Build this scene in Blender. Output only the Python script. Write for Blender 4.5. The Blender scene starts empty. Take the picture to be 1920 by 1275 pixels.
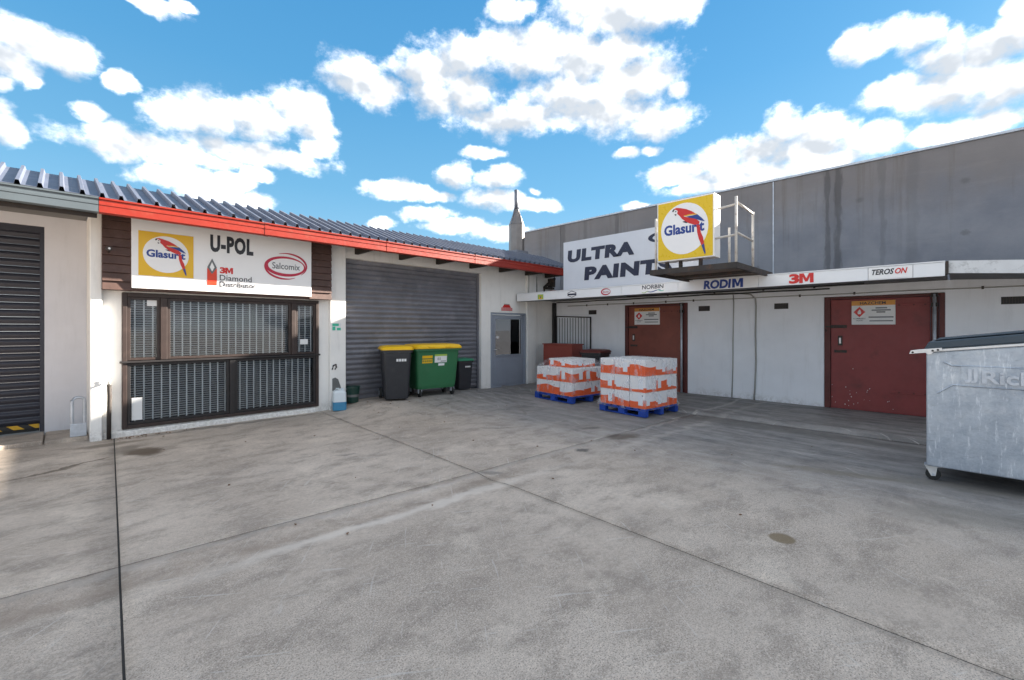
import bpy, bmesh, math, random
from mathutils import Vector, Matrix, noise
R_ = math.radians
random.seed(7)
S = bpy.context.scene
C = S.collection

# ------------------------------------------------------------------ camera, sky, sun, exposure
FWD = (0.70984, 0.70437); RGT = (0.70437, -0.70984)
cam = bpy.data.cameras.new('camera'); co = bpy.data.objects.new('camera', cam); C.objects.link(co)
co.location = (0, 0, 1.6)
co.rotation_euler = (R_(90), 0, math.atan2(FWD[1], FWD[0]) - R_(90))
cam.sensor_width = 36; cam.lens = 843.5 / 1920 * 36
cam.shift_y = -20.5 / 1920
cam.clip_end = 2000; cam.clip_start = 0.05
S.camera = co
SUN = Vector((1.0, -0.30, 0.405)).normalized()
SUN_EL = math.asin(SUN.z); SUN_ROT = math.atan2(SUN.x, SUN.y)
sl = bpy.data.lights.new('sun', 'SUN'); sl.energy = 4.8; sl.angle = R_(0.6); sl.color = (1, .92, .8)
so = bpy.data.objects.new('sun', sl); C.objects.link(so)
so.rotation_euler = (-SUN).to_track_quat('-Z', 'Y').to_euler()
so.location = (20, -8, 12)
vs = S.view_settings
vs.view_transform = 'Standard'; vs.look = 'None'; vs.gamma = 1; vs.use_curve_mapping = False
vs.exposure = 2.55
S.render.engine = 'CYCLES'
S.cycles.max_bounces = 7; S.cycles.diffuse_bounces = 3; S.cycles.transparent_max_bounces = 16


class NT:
    """small helper for node trees"""
    def __init__(s, nt): s.nt = nt
    def n(s, t, **kw):
        x = s.nt.nodes.new(t)
        for k, v in kw.items(): setattr(x, k, v)
        return x
    def put(s, sock, v):
        if isinstance(v, bpy.types.NodeSocket): s.nt.links.new(v, sock)
        elif v is not None:
            if sock.type == 'RGBA' and len(v) == 3: v = (*v, 1)
            sock.default_value = v
    def m(s, op, a, b=None, c=None, clamp=False):
        x = s.n('ShaderNodeMath', operation=op, use_clamp=clamp)
        for i, v in enumerate((a, b, c)): s.put(x.inputs[i], v)
        return x.outputs[0]
    def v(s, op, a, b=None, c=None):
        x = s.n('ShaderNodeVectorMath', operation=op)
        for i, v in enumerate((a, b, c)): s.put(x.inputs[i], v)
        return x.outputs['Value' if op in ('LENGTH', 'DOT_PRODUCT', 'DISTANCE') else 'Vector']
    def comb(s, x, y, z=0.0):
        k = s.n('ShaderNodeCombineXYZ')
        for i, v in enumerate((x, y, z)): s.put(k.inputs[i], v)
        return k.outputs[0]
    def sep(s, v):
        k = s.n('ShaderNodeSeparateXYZ'); s.put(k.inputs[0], v); return k.outputs
    def noise(s, vec, scale, detail=4, rough=.55, col=False, dist=0):
        k = s.n('ShaderNodeTexNoise'); s.put(k.inputs['Vector'], vec)
        k.inputs['Scale'].default_value = scale; k.inputs['Detail'].default_value = detail
        k.inputs['Roughness'].default_value = rough; k.inputs['Distortion'].default_value = dist
        return k.outputs['Color' if col else 'Fac']
    def rng(s, v, a, b, c=0., d=1., smooth=True):
        k = s.n('ShaderNodeMapRange'); k.interpolation_type = 'SMOOTHSTEP' if smooth else 'LINEAR'
        s.put(k.inputs[0], v)
        for i, q in enumerate((a, b, c, d)): s.put(k.inputs[i + 1], q)
        return k.outputs[0]
    def mix(s, f, a, b, mode='MIX'):
        k = s.n('ShaderNodeMix', data_type='RGBA', blend_type=mode)
        s.put(k.inputs[0], f); s.put(k.inputs[6], a); s.put(k.inputs[7], b)
        return k.outputs[2]
    def pos(s): return s.n('ShaderNodeNewGeometry').outputs['Position']
    def obj(s): return s.n('ShaderNodeTexCoord').outputs['Object']


# ------------------------------------------------------------------ world: daylight sky with cumulus
W = bpy.data.worlds.new('World'); S.world = W; W.use_nodes = True
wt = NT(W.node_tree); W.node_tree.nodes.clear()
sky = wt.n('ShaderNodeTexSky'); sky.sky_type = 'NISHITA'; sky.sun_disc = False
sky.sun_elevation = SUN_EL; sky.sun_rotation = SUN_ROT
sky.altitude = 50; sky.air_density = 1.0; sky.dust_density = .35; sky.ozone_density = 2.2
BLOBS = [(-46.9,23.7,2.4,1.6),(-44.9,23.5,2.1,1.4),(-48.1,21.7,1.8,1.6),(-48.2,16.8,1.3,1.5),(-41.1,22.7,1.2,0.9),(-46.7,20.5,0.8,0.7),(-48.4,19.9,0.7,0.6),(-41.5,17.1,2.4,1.5),(-38.0,17.2,6.3,1.3),(-33.6,21.7,3.3,2.1),(-36.3,21.0,3.3,1.7),(-25.4,23.8,3.0,2.0),(-29.1,22.1,3.6,2.1),(-29.6,18.6,7.7,1.2),(-23.1,20.5,2.2,1.3),(-43.2,19.2,1.1,0.9),(-24.0,22.2,2.6,1.3),(-39.3,29.3,3.1,0.6),(-36.3,30.0,0.9,0.4),(12.7,34.6,7.7,2.2),(19.0,33.7,3.8,1.6),(0.0,35.4,2.9,1.3),(-19.0,27.9,3.8,1.9),(-15.9,27.0,3.1,1.8),(-10.7,29.3,5.2,1.7),(-5.4,31.1,6.4,2.0),(2.7,31.5,7.4,2.7),(9.4,30.7,7.9,2.5),(13.3,31.1,3.5,1.9),(15.3,28.1,5.7,2.3),(8.1,27.2,7.9,2.1),(-5.4,27.5,4.4,2.2),(-9.8,26.8,3.0,1.6),(0.0,25.2,7.4,2.0),(17.7,23.6,4.3,1.7),(11.4,25.3,7.1,2.2),(19.9,26.7,1.5,0.8),(-7.1,18.7,2.3,1.6),(-14.6,16.7,3.9,1.1),(-9.4,16.2,2.6,0.6),(-3.5,21.4,3.0,0.6),(-1.4,18.5,2.8,1.5),(-2.0,16.0,3.7,1.4),(2.7,15.4,2.4,0.9),(4.6,15.1,1.5,0.8),(2.9,17.1,0.7,0.5),(-37.2,14.7,3.2,1.0),(-35.9,15.5,2.0,1.1),(-30.2,13.8,2.5,0.9),(-33.6,14.1,3.3,1.1),(-29.4,16.4,1.7,0.8),(-31.7,15.3,2.0,0.8),(-10.7,14.1,3.6,0.9),(-6.8,12.7,4.7,1.0),(-16.5,12.9,1.5,0.7),(-1.4,11.8,4.1,1.0),(31.2,20.9,2.2,1.9),(34.5,20.0,2.8,1.9),(28.6,19.1,3.1,1.9),(32.6,18.3,5.3,1.6),(38.9,18.1,2.6,1.5),(24.3,18.9,3.4,1.7),(20.2,18.0,3.3,1.3),(27.5,16.8,8.0,1.4),(35.4,17.0,4.5,1.1),(22.5,16.2,4.1,0.8),(15.9,14.6,1.9,0.6),(14.6,20.8,1.4,0.6),(17.3,20.9,1.1,0.5),(37.2,26.7,1.7,1.4),(39.7,26.5,2.2,1.3),(42.0,25.7,1.7,1.4),(44.2,23.3,2.3,1.8),(46.5,22.9,2.1,1.7),(48.1,23.8,1.4,1.9),(40.1,21.8,2.7,1.1),(44.2,20.8,4.6,1.7),(47.5,19.9,2.2,1.8),(45.6,17.4,3.0,1.1),(42.8,17.7,1.8,0.8),(48.1,25.6,0.9,0.9)]
Dv = wt.v('NORMALIZE', wt.n('ShaderNodeTexCoord').outputs['Generated'])
az = wt.m('MULTIPLY', wt.m('ARCTAN2', wt.v('DOT_PRODUCT', Dv, (*RGT, 0)), wt.v('DOT_PRODUCT', Dv, (*FWD, 0))), 57.2958)
dz = wt.sep(Dv)[2]
el = wt.m('MULTIPLY', wt.m('ARCSINE', dz), 57.2958)
wsub = lambda sc, amt, det: wt.v('MULTIPLY', wt.v('SUBTRACT', wt.noise(Dv, sc, det, .6, col=True), (.5, .5, .5)), (amt, amt * .8, 0))
warp = wt.v('ADD', wsub(8, 2.6, 2), wsub(24, 1.3, 3))
P0 = wt.v('ADD', wt.comb(az, el), warp)
Dn = wt.v('MULTIPLY', Dv, (1, 1, 1.35))
fb = wt.noise(Dn, 21, 9, .64)
fl = wt.noise(Dn, 15, 3, .5)
fo = wt.noise(wt.v('ADD', Dn, (.008, -.012, .030)), 15, 3, .5)
gen = wt.m('ADD', 1.0, wt.m('MULTIPLY', wt.m('SUBTRACT', .44, wt.noise(wt.v('MULTIPLY', Dv, (1, 1, 2.2)), 3.2, 3, .55)), 9.0))  # out-of-view clouds, cover raised to throw more white light on the yard
infr = wt.m('MULTIPLY', wt.rng(wt.m('ABSOLUTE', az), 50, 54, 1, 0), wt.rng(el, 36, 39, 1, 0))
gen = wt.m('ADD', gen, wt.m('MULTIPLY', infr, 6.0))
def cloud_len(p, lim=0.):
    cur = gen
    for a, e, da, de in BLOBS:
        if de < lim: continue
        l = wt.v('LENGTH', wt.v('MULTIPLY_ADD', p, (1 / da, 1 / de, 0), (-a / da, -e / de, 0)))
        cur = wt.m('MINIMUM', cur, l)
    return cur
L0 = cloud_len(P0)
dens = wt.m('ADD', wt.m('SUBTRACT', 1.04, L0), wt.m('MULTIPLY', wt.m('SUBTRACT', fb, .5), 1.7))
dup = wt.m('SUBTRACT', 1.05, cloud_len(wt.v('ADD', P0, (.5, 1.3, 0)), 1.35))
alpha = wt.rng(dens, -.26, .68)
relief = wt.m('ADD', wt.m('MULTIPLY', wt.m('SUBTRACT', fl, fo), 1.9), wt.m('MULTIPLY', wt.m('SUBTRACT', fb, .5), .5))
lit = wt.m('SUBTRACT', wt.m('ADD', .84, relief), wt.m('MULTIPLY', wt.rng(dup, -.7, 1.0), .70), clamp=True)
cc = wt.mix(wt.m('POWER', lit, 1.5), (1.25, 1.35, 1.47), (5.5, 5.3, 5.15))
ramp = wt.n('ShaderNodeValToRGB'); cr = ramp.color_ramp
wt.put(ramp.inputs[0], wt.m('DIVIDE', el, 45.0, clamp=True))
cr.elements[0].position = 0; cr.elements[0].color = (3.9, 3.9, 3.9, 1)  # unseen low sky brightened past haze to light the walls
cr.elements[1].position = .85; cr.elements[1].color = (.130, .598, 1.21, 1)
for p_, c_ in ((.10, (2.2, 2.4, 2.6)), (.22, (.53, 1.05, 1.46)), (.36, (.335, .885, 1.38)), (.60, (.19, .71, 1.30))):
    e_ = cr.elements.new(p_); e_.color = (*c_, 1)
nish = wt.mix(1.0, sky.outputs[0], (.26, .39, .45), 'MULTIPLY')
skyc = wt.mix(.82, nish, ramp.outputs[0])
final = wt.mix(alpha, skyc, cc)
bg = wt.n('ShaderNodeBackground'); wt.put(bg.inputs[0], final); bg.inputs[1].default_value = .1
wo = wt.n('ShaderNodeOutputWorld'); W.node_tree.links.new(bg.outputs[0], wo.inputs[0])
try: W.cycles.sampling_method = 'MANUAL'; W.cycles.sample_map_resolution = 256
except Exception: pass

# ------------------------------------------------------------------ materials
def newmat(name):
    m = bpy.data.materials.new(name); m.use_nodes = True
    t = NT(m.node_tree); b = m.node_tree.nodes['Principled BSDF']
    return m, t, b
def bump(t, b, h, strength=.3, dist=.01):
    k = t.n('ShaderNodeBump'); k.inputs['Strength'].default_value = strength; k.inputs['Distance'].default_value = dist
    t.put(k.inputs['Height'], h); t.put(b.inputs['Normal'], k.outputs[0])
def paint(name, col, rough=.6, metal=0., var=.12, scale=2.5, dirt=None, splash=0., dirt_amt=.0, bmp=.0, bscale=60, streak=False, coords='pos', spec=.5):
    m, t, b = newmat(name)
    p = t.pos() if coords == 'pos' else t.obj()
    n = t.noise(p, scale, 6, .6)
    f = t.rng(n, .25, .75, 1 - var, 1 + var, False)
    c = t.v('SCALE', col); c.node.inputs[3].default_value = 1; t.put(c.node.inputs[3], f)
    if dirt:
        q = t.v('MULTIPLY', p, (1, 1, .12)) if streak else p
        d = t.noise(q, scale * (4 if streak else 1.7), 8, .65)
        c = t.mix(t.m('MULTIPLY', t.rng(d, .5, .78), dirt_amt), c, dirt)
    if splash:   # mud thrown up from the yard
        zz = t.m('SUBTRACT', t.sep(p)[2], t.m('MULTIPLY', t.noise(p, 3, 6, .7), .30))
        k = t.m('MULTIPLY', t.rng(zz, -.12, .06, 1, 0), t.rng(t.noise(p, 22, 5, .7), .38, .6))
        c = t.mix(t.m('MULTIPLY', k, splash), c, (.24, .20, .16))
    t.put(b.inputs['Base Color'], c)
    b.inputs['Metallic'].default_value = metal
    t.put(b.inputs['Roughness'], t.rng(t.noise(p, scale * 6, 4), .2, .8, max(.03, rough - .1), min(1, rough + .1), False))
    b.inputs['Specular IOR Level'].default_value = spec
    if bmp: bump(t, b, t.noise(p, bscale, 5), bmp, .004)
    return m
M = {}
M['white_wall'] = paint('white wall paint', (.87, .85, .82), .75, var=.05, splash=.32, dirt=(.42, .40, .37), dirt_amt=.22, streak=True, bmp=.25, bscale=90)
M['store_wall'] = paint('white plastered blockwork', (.85, .87, .91), .75, var=.04, splash=.35, dirt=(.5, .5, .5), dirt_amt=.18, streak=True, bmp=.22, bscale=70)
M['grey_wall'] = paint('pale grey wall paint', (.64, .64, .68), .75, var=.05, dirt=(.4, .4, .4), dirt_amt=.2, streak=True, bmp=.2)
M['red_fascia'] = paint('orange red gutter enamel', (.27, .017, .006), .42, var=.10, scale=4, dirt=(.30, .07, .04), dirt_amt=.5)
M['dark_gutter'] = paint('slate green gutter enamel', (.085, .105, .12), .4, var=.1)
M['roof'] = paint('slate blue roofing steel', (.098, .112, .155), .5, metal=.1, var=.16, scale=1.5, dirt=(.19, .19, .21), dirt_amt=.4)
M['brown_board'] = paint('dark brown stained board', (.085, .045, .036), .6, var=.3, scale=5, dirt=(.16, .10, .085), dirt_amt=.5, bmp=.5, bscale=25)
M['brown_frame'] = paint('brown window joinery', (.036, .022, .019), .5, var=.2, scale=5, dirt=(.10, .07, .06), dirt_amt=.4)
M['black_frame'] = paint('near black sash joinery', (.02, .017, .018), .5, var=.2)
M['rafter'] = paint('dark stained rafter', (.03, .022, .018), .7, var=.3, scale=6)
M['roller'] = paint('slate roller door steel', (.20, .20, .225), .38, metal=.3, var=.22, scale=1.8, dirt=(.34, .33, .35), dirt_amt=.6)
M['roller_dark'] = paint('charcoal roller door steel', (.034, .036, .050), .42, metal=.2, var=.12, scale=1.8)
M['grey_door'] = paint('grey door enamel', (.27, .30, .36), .45, var=.06, dirt=(.2, .2, .22), dirt_amt=.3)
M['red_door'] = paint('oxide red door paint', (.24, .042, .040), .55, var=.16, scale=2, dirt=(.12, .03, .028), dirt_amt=.6, bmp=.1)
M['red_door_b'] = paint('faded brown red door paint', (.225, .062, .042), .55, var=.2, scale=2, dirt=(.13, .04, .03), dirt_amt=.6, bmp=.1)
M['dark_red'] = paint('dark red frame paint', (.11, .026, .022), .6, var=.2)
M['maroon_steel'] = paint('maroon cabinet paint', (.26, .055, .04), .55, var=.15)
M['fascia_white'] = paint('white fascia panel', (.84, .85, .87), .4, var=.03, dirt=(.6, .6, .6), dirt_amt=.12)
M['old_white'] = paint('weathered white fascia', (.70, .71, .72), .6, var=.05, scale=7, dirt=(.10, .10, .09), dirt_amt=.55)
M['soffit'] = paint('dim grey soffit', (.16, .16, .16), .8, var=.2)
M['sign_white'] = paint('white sign panel', (.88, .87, .87), .35, var=.02)
M['sign_grey'] = paint('pale grey sign panel', (.60, .63, .69), .4, var=.04, dirt=(.45, .45, .5), dirt_amt=.2, streak=True)
M['print_yellow'] = paint('yellow sign print', (.80, .47, .012), .35, var=.03)
M['box_yellow'] = paint('yellow light box face', (.78, .52, .006), .3, var=.05)
M['print_black'] = paint('black sign print', (.018, .018, .026), .4, var=.03)
M['print_navy'] = paint('navy sign print', (.010, .016, .045), .4, var=.03)
M['print_blue'] = paint('blue sign print', (.012, .05, .27), .4, var=.03)
M['print_red'] = paint('red sign print', (.62, .02, .018), .4, var=.03)
M['print_crimson'] = paint('crimson sign print', (.50, .012, .05), .4, var=.03)
M['print_orange'] = paint('orange red sign print', (.72, .05, .016), .4, var=.03)
M['print_grey'] = paint('grey sign print', (.14, .15, .16), .4, var=.03)
M['print_green'] = paint('green notice print', (.06, .50, .33), .5, var=.1)
M['print_lime'] = paint('lime sign print', (.35, .5, .08), .5, var=.1)
M['haz_orange'] = paint('orange notice print', (.66, .29, .05), .5, var=.05)
M['paper'] = paint('paper notice', (.78, .78, .78), .7, var=.05)
M['galv'] = paint('galvanised steel', (.52, .56, .62), .50, metal=.55, var=.2, scale=9)
M['bright_galv'] = paint('bright galvanised bracket', (.72, .72, .72), .45, metal=.4, var=.1, scale=9)
M['rust_steel'] = paint('rusting painted steel', (.62, .58, .53), .6, var=.2, scale=6, dirt=(.20, .075, .035), dirt_amt=.95, bmp=.2)
M['dark_steel'] = paint('dark weathered steel', (.05, .043, .04), .7, metal=.2, var=.3, scale=5, dirt=(.17, .08, .045), dirt_amt=.8)
M['deck_timber'] = paint('weathered deck board', (.20, .15, .12), .8, var=.35, scale=6, dirt=(.07, .05, .04), dirt_amt=.7)
M['cable'] = paint('black cable', (.02, .02, .02), .5)
M['conduit'] = paint('grey conduit', (.34, .34, .32), .5)
M['rubber'] = paint('black rubber', (.018, .018, .018), .7)
M['bin_black'] = paint('charcoal bin plastic', (.022, .024, .030), .42, var=.12, scale=3, dirt=(.05, .05, .055), dirt_amt=.4)
M['bin_green'] = paint('green bin plastic', (.030, .155, .065), .40, var=.12, scale=2, dirt=(.06, .17, .09), dirt_amt=.4)
M['lid_yellow'] = paint('yellow lid plastic', (.90, .53, .008), .40, var=.08, dirt=(.5, .3, .02), dirt_amt=.3)
M['lid_green'] = paint('green lid plastic', (.03, .22, .12), .42, var=.1)
M['lid_red'] = paint('dull red lid plastic', (.12, .025, .022), .5, var=.1)
M['bucket_green'] = paint('dark green bucket plastic', (.010, .045, .035), .4, var=.1)
M['jerry_white'] = paint('milky plastic', (.72, .78, .82), .35, var=.05)
M['jerry_blue'] = paint('blue plastic', (.05, .24, .42), .35, var=.1)
M['pallet_blue'] = paint('blue pallet paint', (.012, .060, .36), .6, var=.2, scale=6, dirt=(.02, .05, .2), dirt_amt=.5)
M['skip_lid'] = paint('slate blue lid plastic', (.040, .062, .085), .5, var=.12)
M['steel_flue'] = paint('stainless flue', (.22, .20, .19), .40, metal=.7, var=.15, scale=4)
M['flue_pipe'] = paint('grey flue pipe', (.20, .21, .24), .5, metal=.6, var=.1)
M['asphalt'] = paint('old asphalt', (.055, .055, .057), .9, var=.25, scale=3, bmp=.4)
M['far_concrete'] = paint('pale concrete hardstand', (.40, .37, .34), .8, var=.15, scale=.8)
M['joint_fill'] = paint('dark joint filler', (.028, .026, .025), .9, var=.2)
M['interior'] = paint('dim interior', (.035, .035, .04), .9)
M['blind'] = paint('white blind slat', (.62, .63, .64), .5, var=.06)
M['bar'] = paint('pale grille bar', (.92, .92, .92), .45)
M['leaf'] = paint('dead leaf', (.16, .08, .035), .8, var=.4, scale=20)

def glass(name, tint, refl, ior=1.38):
    m, t, b = newmat(name)
    nt = m.node_tree
    tr = t.n('ShaderNodeBsdfTransparent'); tr.inputs[0].default_value = (*tint, 1)
    gl = t.n('ShaderNodeBsdfGlossy'); gl.inputs['Roughness'].default_value = .03; gl.inputs[0].default_value = (.75, .77, .8, 1)
    fr = t.n('ShaderNodeFresnel'); fr.inputs[0].default_value = ior
    mx = t.n('ShaderNodeMixShader'); t.put(mx.inputs[0], t.m('ADD', fr.outputs[0], refl, clamp=True))
    nt.links.new(tr.outputs[0], mx.inputs[1]); nt.links.new(gl.outputs[0], mx.inputs[2])
    nt.links.new(mx.outputs[0], nt.nodes['Material Output'].inputs[0])
    return m
M['glass'] = glass('window glass', (.86, .88, .89), .015)
M['dark_glass'] = glass('tinted door glass', (.25, .26, .28), .0, 1.28)

# weathered tilt-slab concrete
m, t, b = newmat('weathered tilt slab concrete'); M['tilt'] = m
p = t.pos(); x, y, z = t.sep(p)
c = t.mix(t.rng(t.noise(p, .8, 6, .6), .3, .7), (.178, .19, .225), (.255, .265, .295))
c = t.mix(t.m('MULTIPLY', t.rng(t.noise(t.v('MULTIPLY', p, (1, 1, .05)), 5, 7, .65), .52, .72), t.rng(z, 3.2, 5.4, .1, .75)), c, (.085, .075, .070))
c = t.mix(t.m('MULTIPLY', t.rng(t.noise(t.v('MULTIPLY', p, (1, .3, 2)), 3, 5), .55, .75), .30), c, (.28, .29, .31))
c = t.mix(t.m('MULTIPLY', t.rng(t.m('ADD', z, t.m('MULTIPLY', t.noise(p, 1.3, 6, .65), 1.6)), 4.6, 6.0), .6), c, (.215, .185, .165))
yw = t.m('ADD', y, t.m('MULTIPLY', t.m('SUBTRACT', t.noise(t.v('MULTIPLY', p, (1, 3, .8)), 3, 5), .5), .22))
for y0, w, a in ((2.22, .07, .9), (2.0, .09, .9), (2.1, .25, .35), (10.2, .16, .75), (7.98, .09, .7), (-1.2, .12, .35), (.7, .15, .3), (9.2, .1, .4), (5.6, .1, .4), (1.2, .08, .4)):
    s = t.rng(t.m('ABSOLUTE', t.m('SUBTRACT', yw, y0)), w * .3, w, 1, 0)
    c = t.mix(t.m('MULTIPLY', s, a * .5), c, (.045, .042, .042))
# formwork lifting patches
for y0, z0 in ((-.1, 4.6), (-.1, 3.55), (4.1, 4.85), (3.75, 3.2), (1.6, 4.55)):
    d = t.v('LENGTH', t.v('MULTIPLY', t.v('SUBTRACT', p, (12.9, y0, z0)), (0, 1, 1.2)))
    c = t.mix(t.m('MULTIPLY', t.rng(t.m('ADD', d, t.m('MULTIPLY', t.noise(p, 30, 3), .1)), .08, .15, 1, 0), .35), c, (.07, .07, .07))
t.put(b.inputs['Base Color'], c); b.inputs['Roughness'].default_value = .85
bump(t, b, t.noise(p, 25, 6), .3, .01)

# yard concrete
m, t, b = newmat('worn yard concrete'); M['concrete'] = m
p = t.pos(); x, y, z = t.sep(p)
pw = t.v('ADD', p, t.v('MULTIPLY', t.v('SUBTRACT', t.noise(p, 3.5, 5, .6, col=True), (.5, .5, .5)), (.30, .30, 0)))
big = t.noise(p, .6, 7, .66)
mid = t.noise(t.v('MULTIPLY', p, (1, 1.6, 1)), 2.2, 5, .65)
c = t.mix(t.rng(big, .32, .68), (.365, .325, .290), (.535, .485, .440))
c = t.mix(t.m('MULTIPLY', t.rng(mid, .43, .68), .80), c, (.255, .228, .206))
c = t.mix(t.m('MULTIPLY', t.rng(t.noise(t.v('ADD', p, (7, 3, 0)), 1.6, 5, .7), .53, .70), .6), c, (.62, .57, .515))
mo = t.noise(t.v('MULTIPLY', p, (1, 1.3, 1)), 26, 5, .72)
c = t.mix(t.m('MULTIPLY', t.rng(mo, .50, .70), .45), c, (.24, .215, .195))
c = t.mix(t.m('MULTIPLY', t.rng(mo, .50, .32), .35), c, (.64, .59, .54))
# exposed aggregate where the surface has worn
wear = t.m('MULTIPLY', t.rng(t.noise(t.v('ADD', p, (31, 4, 0)), .9, 4), .36, .56, .35, 1), t.rng(t.m('ADD', y, t.m('MULTIPLY', x, .25)), 2.6, 5.0, 1, .3))
spk = t.noise(p, 115, 3, .8)
c = t.mix(t.m('MULTIPLY', t.rng(spk, .49, .62), t.m('MULTIPLY', wear, .80)), c, (.14, .13, .12))
c = t.mix(t.m('MULTIPLY', t.rng(t.noise(t.v('ADD', p, (3, 9, 0)), 95, 3, .75), .52, .66), t.m('MULTIPLY', wear, .55)), c, (.72, .67, .62))
# coarse dark worn patch at the near left slab
d = t.v('LENGTH', t.v('MULTIPLY', t.v('SUBTRACT', pw, (-.15, 2.3, 0)), (1.6, .8, 0)))
c = t.mix(t.m('MULTIPLY', t.rng(d, .3, 1.0, 1, 0), t.m('MULTIPLY', t.rng(t.noise(p, 38, 5, .75), .42, .6), .65)), c, (.13, .13, .125))
# polished zone by the store, its bluish dark partly wall shade painted in
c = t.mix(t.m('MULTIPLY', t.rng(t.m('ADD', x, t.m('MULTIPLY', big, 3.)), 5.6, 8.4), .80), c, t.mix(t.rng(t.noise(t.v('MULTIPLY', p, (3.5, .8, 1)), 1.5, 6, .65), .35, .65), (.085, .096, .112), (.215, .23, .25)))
# dished drain: grime and pale edges
yb = t.m('SUBTRACT', t.m('ADD', y, t.m('MULTIPLY', x, .057)), 4.04)
ybn = t.m('ADD', yb, t.m('MULTIPLY', t.m('SUBTRACT', t.noise(p, 2.5, 6), .5), .40))
xf = t.rng(x, 2.6, 4.2, 1, .25)
c = t.mix(t.m('MULTIPLY', t.m('MULTIPLY', t.rng(t.m('ABSOLUTE', t.m('ADD', ybn, .28)), .02, .17, 1, 0), xf), t.rng(t.noise(p, 1.8, 5, .65), .35, .62, .1, .62)), c, (.24, .20, .17))
c = t.mix(t.m('MULTIPLY', t.m('MULTIPLY', t.rng(t.m('ABSOLUTE', t.m('ADD', ybn, .50)), .01, .11, 1, 0), t.rng(x, .3, 1.5, .2, 1)), t.m('MULTIPLY', xf, .75)), c, (.60, .575, .545))
c = t.mix(t.m('MULTIPLY', t.rng(t.m('ABSOLUTE', t.m('ADD', ybn, .05)), .01, .07, 1, 0), .4), c, (.52, .505, .49))
# scratches and tyre scrub
for sc, rot in ((1, .6), (1, 2.2)):
    pr = t.n('ShaderNodeVectorRotate'); pr.rotation_type = 'Z_AXIS'; t.put(pr.inputs['Vector'], p); pr.inputs['Angle'].default_value = rot
    sn = t.noise(t.v('MULTIPLY', pr.outputs[0], (1.2, 22, 1)), 1.6, 4, .6, dist=.6)
    c = t.mix(t.m('MULTIPLY', t.rng(sn, .635, .70), .45), c, (.56, .56, .56))
for cx, cy, r, a0 in ((6.0, 6.2, 1.35, .8), (5.6, 6.6, 1.0, .75), (6.4, 7.2, .75, .6)):
    d = t.v('LENGTH', t.v('MULTIPLY', t.v('SUBTRACT', pw, (cx, cy, 0)), (1, 1, 0)))
    ring = t.m('MULTIPLY', t.rng(t.m('ABSOLUTE', t.m('SUBTRACT', d, r)), .01, .05, 1, 0), t.rng(t.noise(p, 1.1, 3), .48, .62))
    c = t.mix(t.m('MULTIPLY', ring, a0), c, (.16, .155, .15))
# stains with their own outline
wet = 0.0
def stain(x0, y0, rx, ry, rot, col, amt, warp=True):
    global c, wet
    k = t.n('ShaderNodeVectorRotate'); k.rotation_type = 'Z_AXIS'
    t.put(k.inputs['Vector'], t.v('SUBTRACT', pw if warp else p, (x0, y0, 0))); k.inputs['Angle'].default_value = rot
    d = t.v('LENGTH', t.v('MULTIPLY', k.outputs[0], (1 / rx, 1 / ry, 0)))
    f = t.m('MULTIPLY', t.rng(d, .82, 1.05, 1, 0) if not warp else t.rng(d, .45, 1.1, 1, 0), amt)
    c = t.mix(f, c, col)
stain(3.89, .955, .095, .095, 0, (.17, .135, .085), .85, False)
stain(4.91, 3.53, .13, .085, .3, (.075, .075, .075), .9)
stain(5.92, 3.57, .34, .20, .3, (.10, .085, .07), .85)
stain(6.06, 4.2, .20, .08, .5, (.09, .085, .08), .7)
stain(3.44, 3.71, .12, .06, .5, (.17, .165, .16), .7)
stain(.80, 7.55, .34, .22, 1.2, (.12, .095, .075), 1.0)
stain(.62, 7.85, .18, .30, .3, (.17, .15, .13), .7)
stain(.05, 7.33, .62, .035, -.46, (.14, .12, .10), .95)
stain(-.15, 7.22, .45, .03, -.30, (.15, .13, .11), .8)
stain(.5, 8.35, .5, .12, .1, (.15, .13, .11), .7)
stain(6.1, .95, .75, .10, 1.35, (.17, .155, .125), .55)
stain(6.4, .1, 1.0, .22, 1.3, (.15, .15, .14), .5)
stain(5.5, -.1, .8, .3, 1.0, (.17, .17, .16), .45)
stain(2.55, 5.5, .18, .05, .6, (.18, .175, .17), .6)
stain(7.6, 5.0, 2.0, 1.6, 0, (.19, .19, .185), .35)
stain(8.1, 2.0, .28, 3.4, 0.03, (.12, .12, .118), .65)
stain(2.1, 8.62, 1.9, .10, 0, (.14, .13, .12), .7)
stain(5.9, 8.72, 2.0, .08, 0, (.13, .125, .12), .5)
c = t.v('MULTIPLY', c, (1.15, 1.075, 1.0))
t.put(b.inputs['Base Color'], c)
t.put(b.inputs['Roughness'], t.rng(mid, .3, .7, .55, .8, False)); b.inputs['Specular IOR Level'].default_value = .35
bump(t, b, t.m('ADD', t.m('MULTIPLY', spk, .15), t.m('ADD', t.noise(p, 14, 6), t.m('MULTIPLY', mid, 1.5))), .14, .010)

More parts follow.
